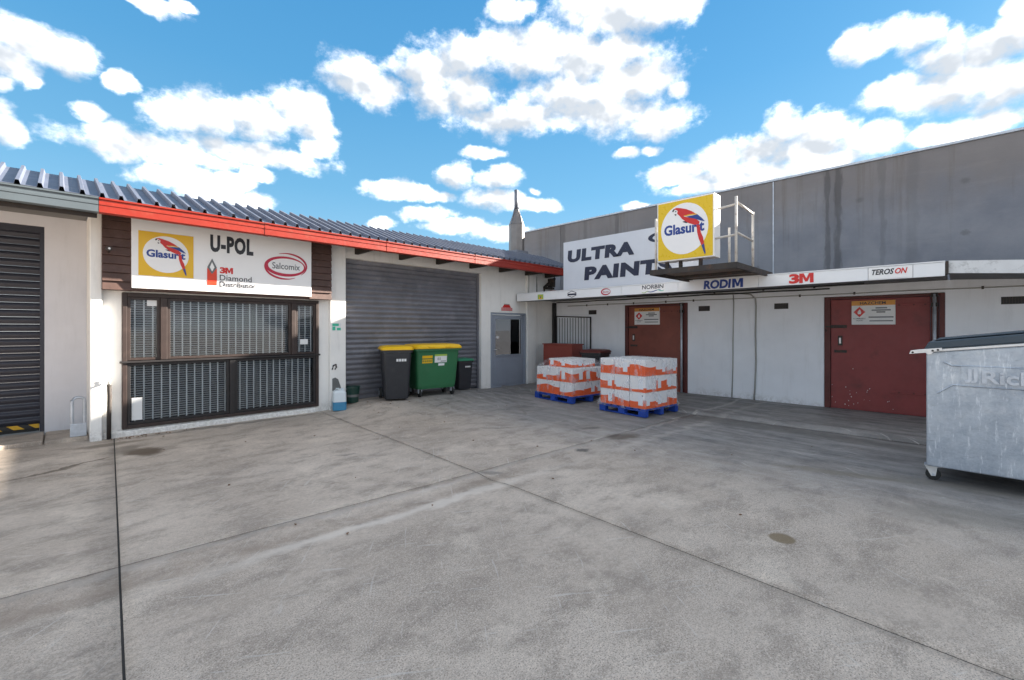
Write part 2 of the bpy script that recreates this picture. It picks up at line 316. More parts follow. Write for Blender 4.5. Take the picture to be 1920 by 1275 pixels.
# galvanised skip sheet with spangle and rub marks
m, t, b = newmat('scuffed galvanised sheet'); M['skip'] = m
p = t.pos()
vo = t.n('ShaderNodeTexVoronoi'); t.put(vo.inputs['Vector'], p); vo.inputs['Scale'].default_value = 55
c = t.mix(t.rng(t.noise(p, 2.2, 7, .65), .3, .7), (.30, .345, .41), (.50, .55, .61))
c = t.mix(t.m('MULTIPLY', t.sep(vo.outputs['Color'])[0], .18), c, (.66, .70, .75))
c = t.mix(t.m('MULTIPLY', t.rng(t.noise(t.v('MULTIPLY', p, (1, 9, 1.5)), 3.5, 6, .7), .54, .68), .65), c, (.74, .78, .83))
c = t.mix(t.m('MULTIPLY', t.rng(t.noise(t.v('MULTIPLY', p, (1, 1.5, 6)), 4, 6, .7), .58, .72), .45), c, (.19, .21, .24))
t.put(b.inputs['Base Color'], c); b.inputs['Metallic'].default_value = .5
t.put(b.inputs['Roughness'], t.rng(t.noise(p, 12, 4), .3, .7, .38, .62, False))
bump(t, b, t.m('ADD', t.noise(p, 5, 3), t.m('MULTIPLY', t.noise(p, 60, 3), .15)), .35, .02)

# printed carton: white with an orange wave along the lower part
m, t, b = newmat('white carton with orange wave print'); M['carton'] = m
p = t.obj(); x, y, z = t.sep(p)
rnd = t.n('ShaderNodeObjectInfo').outputs['Random']
geo = t.n('ShaderNodeNewGeometry')
hx = t.m('ADD', t.m('MULTIPLY', x, 7.), t.m('ADD', t.m('MULTIPLY', y, 7.), t.m('MULTIPLY', rnd, 6.28)))
wave = t.m('ADD', t.m('MULTIPLY', t.m('SINE', hx), .028), t.m('MULTIPLY', t.m('SUBTRACT', t.m('FRACT', t.m('MULTIPLY', rnd, 7.31)), .5), .17))
org = t.rng(t.m('SUBTRACT', z, t.m('SUBTRACT', wave, .010)), -.003, .003, 1, 0)
c = t.mix(org, (.80, .79, .80), (.80, .10, .006))
nx, ny, nz = t.sep(geo.outputs['Normal'])
c = t.mix(t.rng(t.m('ABSOLUTE', nz), .6, .7), c, (.72, .70, .68))
# pale label on some faces
lx_ = t.m('ABSOLUTE', t.m('SUBTRACT', t.m('ABSOLUTE', t.m('ADD', x, y)), .27)); lab = t.m('MULTIPLY', t.rng(lx_, .055, .058, 1, 0), t.m('MULTIPLY', t.rng(t.m('ABSOLUTE', z), .085, .088, 1, 0), t.m('GREATER_THAN', rnd, .55)))
c = t.mix(lab, c, (.78, .80, .84))
# small dark marks in two rows
mk = t.n('ShaderNodeTexVoronoi'); mk.inputs['Scale'].default_value = 6.5; t.put(mk.inputs['Vector'], t.v('ADD', p, t.comb(rnd, rnd, 0.0)))
mm = t.m('MULTIPLY', t.rng(mk.outputs['Distance'], .07, .10, 1, 0), t.rng(z, .02, .05))
c = t.mix(t.m('MULTIPLY', mm, .85), c, (.05, .05, .06))
t.put(b.inputs['Base Color'], c); b.inputs['Roughness'].default_value = .55

# stretch wrap
m, t, b = newmat('clear stretch wrap'); M['wrap'] = m
nt = m.node_tree; p = t.pos()
tr = t.n('ShaderNodeBsdfTransparent')
b.inputs['Base Color'].default_value = (.88, .88, .93, 1); b.inputs['Roughness'].default_value = .16
wn = t.noise(t.v('MULTIPLY', p, (1, 1, .45)), 7, 4, .6, dist=.4)
bump(t, b, wn, .8, .04)
mx = t.n('ShaderNodeMixShader')
t.put(mx.inputs[0], t.m('ADD', .04, t.m('MULTIPLY', t.rng(wn, .50, .62), .26)))
nt.links.new(tr.outputs[0], mx.inputs[1]); nt.links.new(b.outputs[0], mx.inputs[2])
nt.links.new(mx.outputs[0], nt.nodes['Material Output'].inputs[0])

# black and yellow hazard strip
m, t, b = newmat('black and yellow hazard strip'); M['hazard'] = m
p = t.pos(); x, y, z = t.sep(p)
fr = t.m('FRACT', t.m('MULTIPLY', t.m('ADD', x, t.m('MULTIPLY', z, 1.2)), 4.6))
t.put(b.inputs['Base Color'], t.mix(t.rng(fr, .48, .52), (.02, .02, .02), (.60, .34, .02))); b.inputs['Roughness'].default_value = .6

# ------------------------------------------------------------------ mesh helpers
WL = {}
class MB:
    def __init__(s): s.v = []; s.f = []
    def add(s, v, f):
        o = len(s.v); s.v += [tuple(q) for q in v]; s.f += [tuple(i + o for i in q) for q in f]; return s
    def box(s, x0, y0, z0, x1, y1, z1):
        x0, x1 = sorted((x0, x1)); y0, y1 = sorted((y0, y1)); z0, z1 = sorted((z0, z1))
        return s.add([(x0,y0,z0),(x1,y0,z0),(x1,y1,z0),(x0,y1,z0),(x0,y0,z1),(x1,y0,z1),(x1,y1,z1),(x0,y1,z1)],
                     [(0,3,2,1),(4,5,6,7),(0,1,5,4),(1,2,6,5),(2,3,7,6),(3,0,4,7)])
    def loft(s, rings, cap=True):
        n = len(rings[0]); v = [q for r in rings for q in r]; f = []
        for i in range(len(rings) - 1):
            for j in range(n):
                k = (j + 1) % n
                f.append((i*n+j, i*n+k, (i+1)*n+k, (i+1)*n+j))
        if cap: f.append(tuple(range(n))[::-1]); f.append(tuple((len(rings)-1)*n + j for j in range(n)))
        return s.add(v, f)
    def tube(s, path, r, n=8, cap=True):
        P = [Vector(q) for q in path]; rings = []
        rr = r if isinstance(r, (list, tuple)) else [r] * len(P)
        for i, q in enumerate(P):
            d = ((P[min(i+1, len(P)-1)] - P[max(i-1, 0)])).normalized()
            a = Vector((0, 0, 1)) if abs(d.z) < .9 else Vector((1, 0, 0))
            u = d.cross(a).normalized(); w = d.cross(u)
            rings.append([q + (u * math.cos(k * 2 * math.pi / n) + w * math.sin(k * 2 * math.pi / n)) * rr[i] for k in range(n)])
        return s.loft(rings, cap)
    def prism(s, poly, O, A, B, N, th):
        """polygon given in (a,b) on axes A,B from O, thickness th along N"""
        O, A, B, N = map(Vector, (O, A, B, N)); n = len(poly)
        b = [O + A * p[0] + B * p[1] for p in poly]; t_ = [q + N * th for q in b]
        f = [tuple(range(n))[::-1], tuple(range(n, 2 * n))] + [(i, (i+1) % n, n + (i+1) % n, n + i) for i in range(n)]
        return s.add(b + t_, f)
    def mesh(s, name, mat, off=(0, 0, 0)):
        me = bpy.data.meshes.new(name)
        me.from_pydata([(a - off[0], b - off[1], c - off[2]) for a, b, c in s.v], [], s.f)
        bm = bmesh.new(); bm.from_mesh(me); bmesh.ops.recalc_face_normals(bm, faces=bm.faces); bm.to_mesh(me); bm.free()
        me.materials.append(M[mat]); return me
    def build(s, name, mat, parent=None, bev=0, smooth=False, local=False, bseg=2):
        off = (0, 0, 0)
        if parent is not None and not local: off = WL[parent.name]
        o = bpy.data.objects.new(name, s.mesh(name, mat, off)); C.objects.link(o)
        if parent is not None: o.parent = parent; WL[o.name] = WL[parent.name]
        else: WL[o.name] = (0, 0, 0)
        if smooth: o.data.polygons.foreach_set('use_smooth', [True] * len(o.data.polygons))
        if bev:
            k = o.modifiers.new('edge', 'BEVEL'); k.width = bev; k.segments = bseg; k.limit_method = 'ANGLE'; k.angle_limit = R_(40)
        return o
def tag(o, label, cat=None, group=None, kind=None):
    if label: o['label'] = label
    if cat: o['category'] = cat
    if group: o['group'] = group
    if kind: o['kind'] = kind
    return o
def thing(name, label, cat, loc=(0, 0, 0), rz=0, group=None):
    o = bpy.data.objects.new(name, None); C.objects.link(o); o.empty_display_size = .2
    o.location = loc; o.rotation_euler = (0, 0, rz); WL[o.name] = tuple(loc) if not rz else (0, 0, 0)
    return tag(o, label, cat, group)
def piece(src, name, parent, loc=(0, 0, 0), rot=None, scale=None):
    o = src.copy(); C.objects.link(o); o.name = name; o.parent = parent; o.location = loc; WL[o.name] = WL.get(parent.name, (0, 0, 0))
    if rot: o.rotation_euler = rot
    if scale: o.scale = scale
    return o
def rr(w, d, r, z, cx=0, cy=0, n=4):
    out = []
    for sx, sy, a0 in ((1, 1, 0), (-1, 1, 90), (-1, -1, 180), (1, -1, 270)):
        for k in range(n + 1):
            a = R_(a0 + 90 * k / n)
            out.append((cx + sx * (w / 2 - r) + r * math.cos(a), cy + sy * (d / 2 - r) + r * math.sin(a), z))
    return out
def circ(cx, cy, z, r, n=20): return [(cx + r * math.cos(k * 2 * math.pi / n), cy + r * math.sin(k * 2 * math.pi / n), z) for k in range(n)]
def lettering(parent, s, mat, O, Rv, U, box, bold=0., shear=0., proud=.004, th=.002, name='lettering', local=False, sp=1.0):
    cu = bpy.data.curves.new('txt', 'FONT'); cu.body = s; cu.size = 1; cu.offset = bold; cu.shear = shear; cu.space_character = sp; cu.resolution_u = 3
    o = bpy.data.objects.new('txt', cu); C.objects.link(o)
    dg = bpy.context.evaluated_depsgraph_get()
    me = bpy.data.meshes.new_from_object(o.evaluated_get(dg))
    bpy.data.objects.remove(o); bpy.data.curves.remove(cu)
    co_ = [v.co.copy() for v in me.vertices]
    x0 = min(v.x for v in co_); x1 = max(v.x for v in co_); y0 = min(v.y for v in co_); y1 = max(v.y for v in co_)
    O, Rv, U = map(Vector, (O, Rv, U)); N = Rv.cross(U)
    u0, v0, u1, v1 = box
    off = Vector((0, 0, 0) if local else WL[parent.name])
    front = [O + Rv * (u0 + (v.x - x0) / (x1 - x0) * (u1 - u0)) + U * (v0 + (v.y - y0) / (y1 - y0) * (v1 - v0)) + N * (proud + th) - off for v in co_]
    fs = [tuple(p.vertices) for p in me.polygons]
    back = [q - N * th for q in front]; n = len(front)
    cnt = {}
    for f in fs:
        for i in range(len(f)):
            e = (f[i], f[(i + 1) % len(f)]); cnt[tuple(sorted(e))] = cnt.get(tuple(sorted(e)), []) + [e]
    side = [(e[0][1], e[0][0], e[0][0] + n, e[0][1] + n) for e in cnt.values() if len(e) == 1]
    bpy.data.meshes.remove(me)
    nm = bpy.data.meshes.new(name); nm.from_pydata(front + back, [], fs + side); nm.materials.append(M[mat])
    ob = bpy.data.objects.new(name, nm); C.objects.link(ob); ob.parent = parent; WL[ob.name] = WL[parent.name]
    return ob
def shape(parent, poly, mat, O, Rv, U, proud=.004, th=.002, name='emblem', local=False, sc=(1, 1)):
    N = Vector(Rv).cross(Vector(U))
    mb = MB().prism([(p[0] * sc[0], p[1] * sc[1]) for p in poly], Vector(O) + N * proud, Rv, U, N, th)
    return mb.build(name, mat, parent, local=local)
def ell(cx, cy, a, b, n=40, t0=0, t1=360): return [(cx + a * math.cos(R_(t0 + (t1 - t0) * k / n)), cy + b * math.sin(R_(t0 + (t1 - t0) * k / n))) for k in range(n)]
def ring_part(parent, cx, cy, a, b, w0, w1, mat, O, Rv, U, t0=0, t1=360, proud=.004, name='swoosh', n=48, local=False, dx=0, dy=0):
    """elliptical stroke whose width swells from w0 to w1 and back"""
    O, Rv, U = map(Vector, (O, Rv, U)); N = Rv.cross(U); mb = MB(); v = []; f = []
    for k in range(n + 1):
        q = k / n; a_ = R_(t0 + (t1 - t0) * q); w = w0 + (w1 - w0) * math.sin(math.pi * q)
        for e, h in ((w / 2, 0), (-w / 2, 0), (-w / 2, .002), (w / 2, .002)):
            v.append(O + Rv * (cx + (a + e) * math.cos(a_)) + U * (cy + (b + e) * math.sin(a_)) + N * (proud + h))
    for k in range(n):
        for j in range(4):
            f.append((k*4+j, k*4+(j+1) % 4, (k+1)*4+(j+1) % 4, (k+1)*4+j))
    return mb.add(v, f).build(name, mat, parent, local=local)
X_, Y_, Z_ = (1, 0, 0), (0, 1, 0), (0, 0, 1)
NY = (0, -1, 0)

# ------------------------------------------------------------------ ground
def sm(a, b, v): q = max(0, min(1, (v - a) / (b - a))); return q * q * (3 - 2 * q)
def gh(x, y):
    h = .125 * sm(3.7, 4.5, x) * (1 - .75 * sm(6.7, 8.1, x)) * sm(6.6, 8.4, y)
    yb = y - (4.04 - .057 * x) + .27
    h -= .028 * math.exp(-(yb / .17) ** 2) * (1 - .7 * sm(2.8, 4.5, x)) * sm(-8, -6, x)
    return h + .006 * noise.noise((x * .5, y * .5, 3))
ground = MB().box(-300, -300, -.3, 300, 300, -.07).build('ground', 'far_concrete'); tag(ground, None, None, kind='structure')
yard = MB().box(-12, -9, -.069, 8.5, 9.9, -.062).build('yard_subbase', 'joint_fill', ground)
xA = lambda y: .05 + .0595 * y; xC = lambda y: 3.09 + .057 * y; yB = lambda x: 4.04 - .057 * x
def slab(xl, xr, yb, yt, nx, ny):
    g = .006; v = []; f = []
    for j in range(ny + 1):
        for i in range(nx + 1):
            x = y = 0.0
            for _ in range(4):
                x = (xl(y) + g) * (1 - i / nx) + (xr(y) - g) * i / nx
                y = (yb(x) + g) * (1 - j / ny) + (yt(x) - g) * j / ny
            e = (i in (0, nx)) or (j in (0, ny))
            v.append((x, y, gh(x, y) - (.004 if e else 0)))
    for j in range(ny):
        for i in range(nx):
            a = j * (nx + 1) + i; f.append((a, a + 1, a + nx + 2, a + nx + 1))
    ring = [i for i in range(nx + 1)] + [j * (nx + 1) + nx for j in range(1, ny + 1)] + [ny * (nx + 1) + i for i in range(nx - 1, -1, -1)] + [j * (nx + 1) for j in range(ny - 1, 0, -1)]
    o = len(v); v += [(v[k][0], v[k][1], -.0615) for k in ring]; n = len(ring)
    f += [(ring[k], o + k, o + (k + 1) % n, ring[(k + 1) % n]) for k in range(n)]
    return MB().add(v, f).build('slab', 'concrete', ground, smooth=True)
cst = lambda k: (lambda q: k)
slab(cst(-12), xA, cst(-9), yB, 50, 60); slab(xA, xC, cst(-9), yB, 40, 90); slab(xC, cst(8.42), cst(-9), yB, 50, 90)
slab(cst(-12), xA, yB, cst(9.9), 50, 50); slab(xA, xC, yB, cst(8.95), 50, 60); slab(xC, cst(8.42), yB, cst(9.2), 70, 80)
def seal(fn, along_y, a, b_, n):
    v = []; f = []
    for k in range(n + 1):
        q = a + (b_ - a) * k / n; w_ = .0058 + .002 * noise.noise((q * 3, 2, 2))
        for d in (-w_, w_):
            x, y = (fn(q) + d, q) if along_y else (q, fn(q) + d)
            v += [(x, y, gh(x, y) - .007), (x, y, -.06)]
    for k in range(n):
        i = k * 4; f += [(i, i + 4, i + 6, i + 2), (i, i + 1, i + 5, i + 4), (i + 2, i + 6, i + 7, i + 3)]
    return MB().add(v, f).build('joint_sealant', 'joint_fill', ground)
seal(xA, True, -9, 8.95, 180); seal(xC, True, -9, 8.95, 180); seal(yB, False, -12, 8.42, 200)
# raised apron in front of the store with its rounded spill lip
ap = MB(); prof = [(8.42, -.06), (8.42, .005), (8.46, .035), (8.52, .058), (8.60, .062), (8.68, .045), (8.80, .030), (9.6, .035), (10.9, .05), (10.9, -.06)]
rings = []
for k in range(81):
    y = -9 + 18.2 * k / 80; wv = .02 * noise.noise((y * .9, 1, 5)); hv = .012 * noise.noise((y * 1.7, 8, 2))
    rings.append([(x + (wv if 8.43 < x < 8.9 else 0), y, z + (hv if 0.03 < z and x < 8.9 else 0)) for x, z in prof])
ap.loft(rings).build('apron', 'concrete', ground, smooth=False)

# ------------------------------------------------------------------ shop building (facade plane y = 8.84)
FY = 8.84
shop = thing('shop_building', 'white workshop with orange red gutter, brown clad window bay and grey roller door', 'building', (5.2, FY, 0))
w = MB()
w.box(.44, FY, -.1, .66, 9.05, 3.5).box(.66, FY, -.1, 3.56, 9.05, .10).box(.66, FY, 2.15, 3.56, 9.05, 3.5)
w.box(3.56, FY, -.1, 4.08, 9.05, 3.5).box(4.08, FY, 3.05, 7.77, 9.05, 3.5).box(7.77, FY, -.1, 8.10, 9.05, 3.5)
w.box(8.10, FY, 2.05, 9.46, 9.05, 3.5).box(9.46, FY, -.1, 10.75, 9.05, 3.5)
w.build('wall', 'white_wall', shop)
MB().box(.31, 8.74, -.1, .44, 9.9, 3.30).build('pillar', 'white_wall', shop, bev=.012)
MB().box(3.76, 8.765, -.1, 4.08, FY - .001, 3.30).build('pillar', 'white_wall', shop, bev=.012)
MB().box(9.47, 8.78, -.1, 9.87, FY - .001, 3.30).build('pillar', 'white_wall', shop, bev=.012)
MB().box(.46, 8.80, -.1, 3.5, FY - .001, .085).build('plinth', 'white_wall', shop, bev=.015)
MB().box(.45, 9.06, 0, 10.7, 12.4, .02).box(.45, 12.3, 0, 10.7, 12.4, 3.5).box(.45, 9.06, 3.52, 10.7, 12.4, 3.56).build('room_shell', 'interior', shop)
# roof: ribbed sheets with four ribs each
RP = .19; slope = (3.875 - 3.345) / (9.45 - 8.03)
def sheet_mesh():
    prof = []
    for k in range(4):
        b0 = k * RP
        prof += [(b0, 0), (b0 + .050, 0), (b0 + .060, .055), (b0 + .092, .055), (b0 + .106, 0)]
    prof.append((4 * RP, 0)); v = []; f = []
    n = len(prof)
    for j in (0, 1):
        for lay in (0, -.004):
            yy = 0 if j == 0 else 1.42; zz = 0 if j == 0 else 1.42 * slope
            v += [(a, yy, zz + h + lay) for a, h in prof]
    for i in range(n - 1):
        f += [(i, i+1, 2*n+i+1, 2*n+i), (n+i, 3*n+i, 3*n+i+1, n+i+1), (i, n+i, n+i+1, i+1), (2*n+i, 2*n+i+1, 3*n+i+1, 3*n+i)]
    return MB().add(v, f)
src = sheet_mesh().build('roof_sheet', 'roof', shop, local=True)
bx, by, bz = WL[shop.name]
src.location = (.33 - bx, 8.03 - by, 3.345)
for k in range(1, 14): piece(src, 'roof_sheet', shop, (.33 + k * .76 - bx, 8.03 - by, 3.345 + .002 * (k % 2)))
MB().box(.33, 9.47, 3.56, 10.9, 13.2, 3.84).build('roof_deck', 'roof', shop)
gp = [(8.10, 3.13), (8.055, 3.13), (8.03, 3.145), (8.03, 3.235), (8.022, 3.24), (8.022, 3.27), (8.03, 3.275), (8.03, 3.305), (8.012, 3.315), (8.012, 3.335), (8.10, 3.335)]
def gutter(x0, x1, name, mat, parent):
    return MB().loft([[(x0, a, b) for a, b in gp], [(x1, a, b) for a, b in gp]]).build(name, mat, parent)
gutter(.374, 4.6, 'gutter', 'red_fascia', shop); gutter(4.604, 10.62, 'gutter', 'red_fascia', shop)
MB().box(.40, 8.101, 3.16, 10.6, 8.125, 3.34).build('fascia_board', 'rafter', shop)
for x in (4.30, 5.33, 6.33, 7.36, 8.40, 9.43, 10.3):
    MB().prism([(8.126, 3.15), (8.838, 3.14), (8.838, 3.55), (8.126, 3.32)], (x, 0, 0), Y_, Z_, X_, .075).build('rafter', 'rafter', shop)
# brown weatherboards either side of the sign
for x0, x1 in ((.435, .775), (3.31, 3.735)):
    z = 2.168
    while z < 3.20:
        MB().prism([(8.838, z), (8.628, z), (8.655, z + .122), (8.838, z + .122)], (x0, 0, 0), Y_, Z_, X_, x1 - x0).build('weatherboard', 'brown_board', shop, bev=.003, bseg=1); z += .125
MB().box(.775, 8.66, 2.172, 3.31, 8.838, 2.22).build('sign_backing_board', 'brown_board', shop)
MB().box(.775, 8.68, 2.221, 3.31, 8.838, 3.17).build('sign_backing_board', 'brown_board', shop)
# window bay
win = MB()
def frm(mb, x0, x1, z0, z1, t_, y0, y1): mb.box(x0, y0, z0, x0 + t_, y1, z1).box(x1 - t_, y0, z0, x1, y1, z1).box(x0 + t_, y0, z0, x1 - t_, y1, z0 + t_).box(x0 + t_, y0, z1 - t_, x1 - t_, y1, z1)
win.box(.665, 8.80, .105, .72, 8.90, 2.145).box(3.50, 8.80, .105, 3.555, 8.90, 2.145).box(.72, 8.80, 2.085, 3.50, 8.90, 2.145).box(.72, 8.80, .105, 3.50, 8.90, .16)
wino = win.build('window', 'brown_frame', shop, bev=.005)
MB().box(.635, 8.775, 1.09, 3.575, 8.90, 1.12).build('transom', 'black_frame', wino, bev=.005)
MB().box(1.115, 8.795, 1.126, 1.20, 8.90, 2.084).build('mullion', 'brown_frame', wino, bev=.005)
MB().box(3.05, 8.795, 1.126, 3.125, 8.90, 2.084).build('mullion', 'brown_frame', wino, bev=.005)
MB().box(2.05, 8.795, .161, 2.135, 8.90, 1.084).build('mullion', 'black_frame', wino, bev=.005)
for x0, x1, z0, z1, mt in ((.722, 1.113, 1.128, 2.083, 'brown_frame'), (1.202, 3.048, 1.128, 2.083, 'brown_frame'), (3.127, 3.498, 1.128, 2.083, 'brown_frame'), (.722, 2.048, .163, 1.083, 'black_frame'), (2.137, 3.498, .163, 1.083, 'black_frame')):
    k = MB(); frm(k, x0, x1, z0, z1, .038, 8.815, 8.885); k.build('sash', mt, wino, bev=.004)
    MB().box(x0 + .03, 8.845, z0 + .03, x1 - .03, 8.851, z1 - .03).build('pane', 'glass', wino)
    # venetian blind: tilted slats
    bl = MB(); z = z0 + .05
    while z < z1 - .05:
        d = .004 * noise.noise((x0 * 9, z * 6, 0)); gap = False
        if not gap: bl.add([(x0 + .045, 8.93, z + d), (x1 - .045, 8.93, z - d), (x1 - .045, 8.952, z + .014 - d), (x0 + .045, 8.952, z + .014 + d), (x0 + .045, 8.931, z + d - .001), (x1 - .045, 8.931, z - d - .001), (x1 - .045, 8.953, z + .013 - d), (x0 + .045, 8.953, z + .013 + d)], [(0, 1, 2, 3), (4, 7, 6, 5), (0, 4, 5, 1), (2, 6, 7, 3)])
        z += .036
    tag(bl.build('blind', 'blind', wino), None, kind='stuff')
    x = x0 + .09 - (x0 * 10 % 1) * .02
    while x < x1 - .05:
        MB().box(x, 8.895, z0 + .02, x + .018, 8.909, z1 - .02).build('grille_bar', 'bar', wino); x += .108
# roller door
rd = MB().box(4.081, 8.92, -.05, 4.135, 9.02, 3.049).box(7.715, 8.92, -.05, 7.769, 9.02, 3.049).box(4.136, 8.95, 2.97, 7.714, 9.03, 3.049).build('roller_door', 'roller', shop)
def slat_mb(x0, x1, y, p):
    v = []; f = []
    pr = [(0, 0), (-.004, .018), (-.016, .040), (-.021, .060), (-.016, .080), (-.004, .096), (0, .108)]
    for x in (x0, x1): v += [(x, y + a, b * p / .108) for a, b in pr] + [(x, y + .012, p), (x, y + .012, 0)]
    n = len(pr) + 2
    return MB().loft([v[:n], v[n:]])
sp = .1075
s0 = slat_mb(4.136, 7.714, 8.985, sp - .002).build('slat', 'roller', rd, smooth=False)
s0.location.z = -.02
for k in range(1, 28): piece(s0, 'slat', rd, (0, 0, -.02 + k * sp))
MB().box(4.137, 8.95, .06, 7.713, 8.958, .10).build('bottom_rail', 'roller_dark', rd)
# side door
dr = MB(); frm(dr, 8.105, 9.455, 0, 2.045, .055, 8.82, 8.93)
dro = dr.build('door', 'grey_door', shop, bev=.006)
lf = MB(); lf.box(8.165, 8.86, .02, 9.395, 8.90, .86).box(8.165, 8.86, .861, 8.30, 8.90, 1.985).box(9.30, 8.86, .861, 9.395, 8.90, 1.985).box(8.301, 8.86, 1.88, 9.299, 8.90, 1.985)
lf.build('leaf', 'grey_door', dro, bev=.006)
MB().box(8.28, 8.848, .10, 9.28, 8.859, .76).build('kick_panel', 'grey_door', dro, bev=.006)
MB().box(8.301, 8.84, .862, 9.299, 8.858, .90).build('glazing_bead', 'grey_door', dro, bev=.004)
MB().box(8.30, 8.878, .862, 9.30, 8.884, 1.88).build('pane', 'dark_glass', dro)
MB().box(8.95, 8.93, .87, 9.29, 8.94, 1.87).build('half_curtain', 'soffit', dro)
MB().box(8.33, 8.86, 1.35, 8.42, 8.876, 1.41).build('sticker', 'paper', dro)
MB().tube([(8.24, 8.859, 1.05), (8.24, 8.80, 1.05), (8.33, 8.80, 1.05)], .012).build('handle', 'bright_galv', dro, smooth=True)

cl = lambda pts, r_, nm, mt: MB().tube(pts, r_, 6).build(nm, mt, shop, smooth=True)
cl([(9.52, 8.772, 2.59), (9.53, 8.772, 3.14)], .010, 'conduit', 'conduit')
cl([(9.93, 8.825, 2.59), (9.93, 8.825, 2.9), (9.90, 8.825, 3.15)], .016, 'conduit', 'cable')
cl([(10.62, 8.70, 3.14), (10.45, 8.78, 3.0), (10.25, 8.80, 2.85), (10.22, 8.80, 2.6)], .045, 'downpipe', 'dark_steel')
MB().box(10.30, 8.72, 2.80, 10.62, 8.838, 2.86).box(10.44, 8.60, 2.861, 10.52, 8.838, 3.12).build('bracket', 'dark_steel', shop, bev=.004)
MB().box(10.55, 8.70, 2.62, 10.70, 8.838, 2.78).build('junction_box', 'maroon_steel', shop, bev=.006)
# gutter joiners and brackets
for x in (2.4, 4.602, 6.9, 9.1): MB().loft([[(q, a - .004 if a < 8.09 else a, b_ + (.003 if b_ > 3.3 else -.003)) for a, b_ in gp] for q in (x - .03, x + .03)]).build('gutter_joiner', 'red_fascia', shop)

# ------------------------------------------------------------------ neighbouring unit on the left
nb = thing('neighbouring_unit', 'pale neighbouring unit with charcoal roller door and slate gutter at the left', 'building', (-1.5, 9.75, 0))
MB().box(-.15, 9.75, -.1, .309, 9.95, 3.5).box(-4.0, 9.75, 3.14, -.15, 9.95, 3.5).box(-9, 9.75, -.1, -4.0, 9.95, 3.5).build('wall', 'grey_wall', nb)
n_rd = MB().box(-3.999, 9.80, 3.04, -.151, 9.93, 3.139).box(-.20, 9.80, .062, -.151, 9.92, 3.039).build('roller_door', 'roller_dark', nb)
s1 = slat_mb(-3.999, -.201, 9.87, sp - .002).build('slat', 'roller_dark', n_rd)
s1.location.z = .17
for k in range(1, 27): piece(s1, 'slat', n_rd, (0, 0, .17 + k * sp))
MB().box(-3.99, 9.835, .115, -.205, 9.855, .175).build('hazard_strip', 'hazard', n_rd)
MB().box(-3.99, 9.86, .065, -.205, 9.88, .165).build('bottom_seal', 'rubber', n_rd)
MB().box(-4.5, 8.99, -.06, -.155, 9.749, .06).build('doorstep', 'concrete', nb, bev=.015)
MB().box(-.14, 8.95, -.06, .305, 9.749, .055).build('doorstep', 'concrete', nb, bev=.015)
gutter(-9, .369, 'gutter', 'dark_gutter', nb)
MB().box(-9, 8.13, 3.08, .36, 8.16, 3.30).build('fascia_board', 'rafter', nb)
MB().box(-9, 8.17, 3.30, .30, 9.749, 3.33).build('soffit', 'soffit', nb)
nbx, nby, nbz = WL[nb.name]
for k in range(1, 12): piece(src, 'roof_sheet', nb, (.33 - k * .76 - nbx, 8.03 - nby, 3.345 + .002 * (k % 2)))
MB().box(-9, 9.47, 3.52, .329, 13.2, 3.84).build('roof_deck', 'roof', nb)

# ------------------------------------------------------------------ flammable store on the right (wall plane x = 10.75)
RX = 10.75
st = thing('store_building', 'long low white store with flat canopy and two dark red doors', 'building', (RX, 4, 0))
MB().box(RX, 6.38, -.06, 10.97, 8.838, 2.44).box(RX, 4.66, 2.245, 10.97, 6.38, 2.44).box(RX, 1.90, -.06, 10.97, 4.66, 2.44).box(RX, .16, 2.235, 10.97, 1.90, 2.44).box(RX, -9, -.06, 10.97, .16, 2.44).build('wall', 'store_wall', st)
cp = MB().box(9.075, .136, 2.44, 12.89, 8.77, 2.56).build('canopy', 'soffit', st)
MB().box(9.061, .14, 2.372, 9.30, 8.77, 2.439).build('fascia_framing', 'soffit', cp)
ys = [8.77, 7.335, 5.45, 4.12, 2.6, 1.015, .484, .136]
for a, b_ in zip(ys, ys[1:]): MB().box(9.03 + .002 * ((ys.index(a)) % 2), a - .002, 2.370, 9.06, b_ + .002, 2.572).build('fascia_panel', 'fascia_white', cp, bev=.003, bseg=1)
MB().box(9.02, .136, 2.574, 9.12, 8.77, 2.590).build('drip_edge', 'fascia_white', cp)
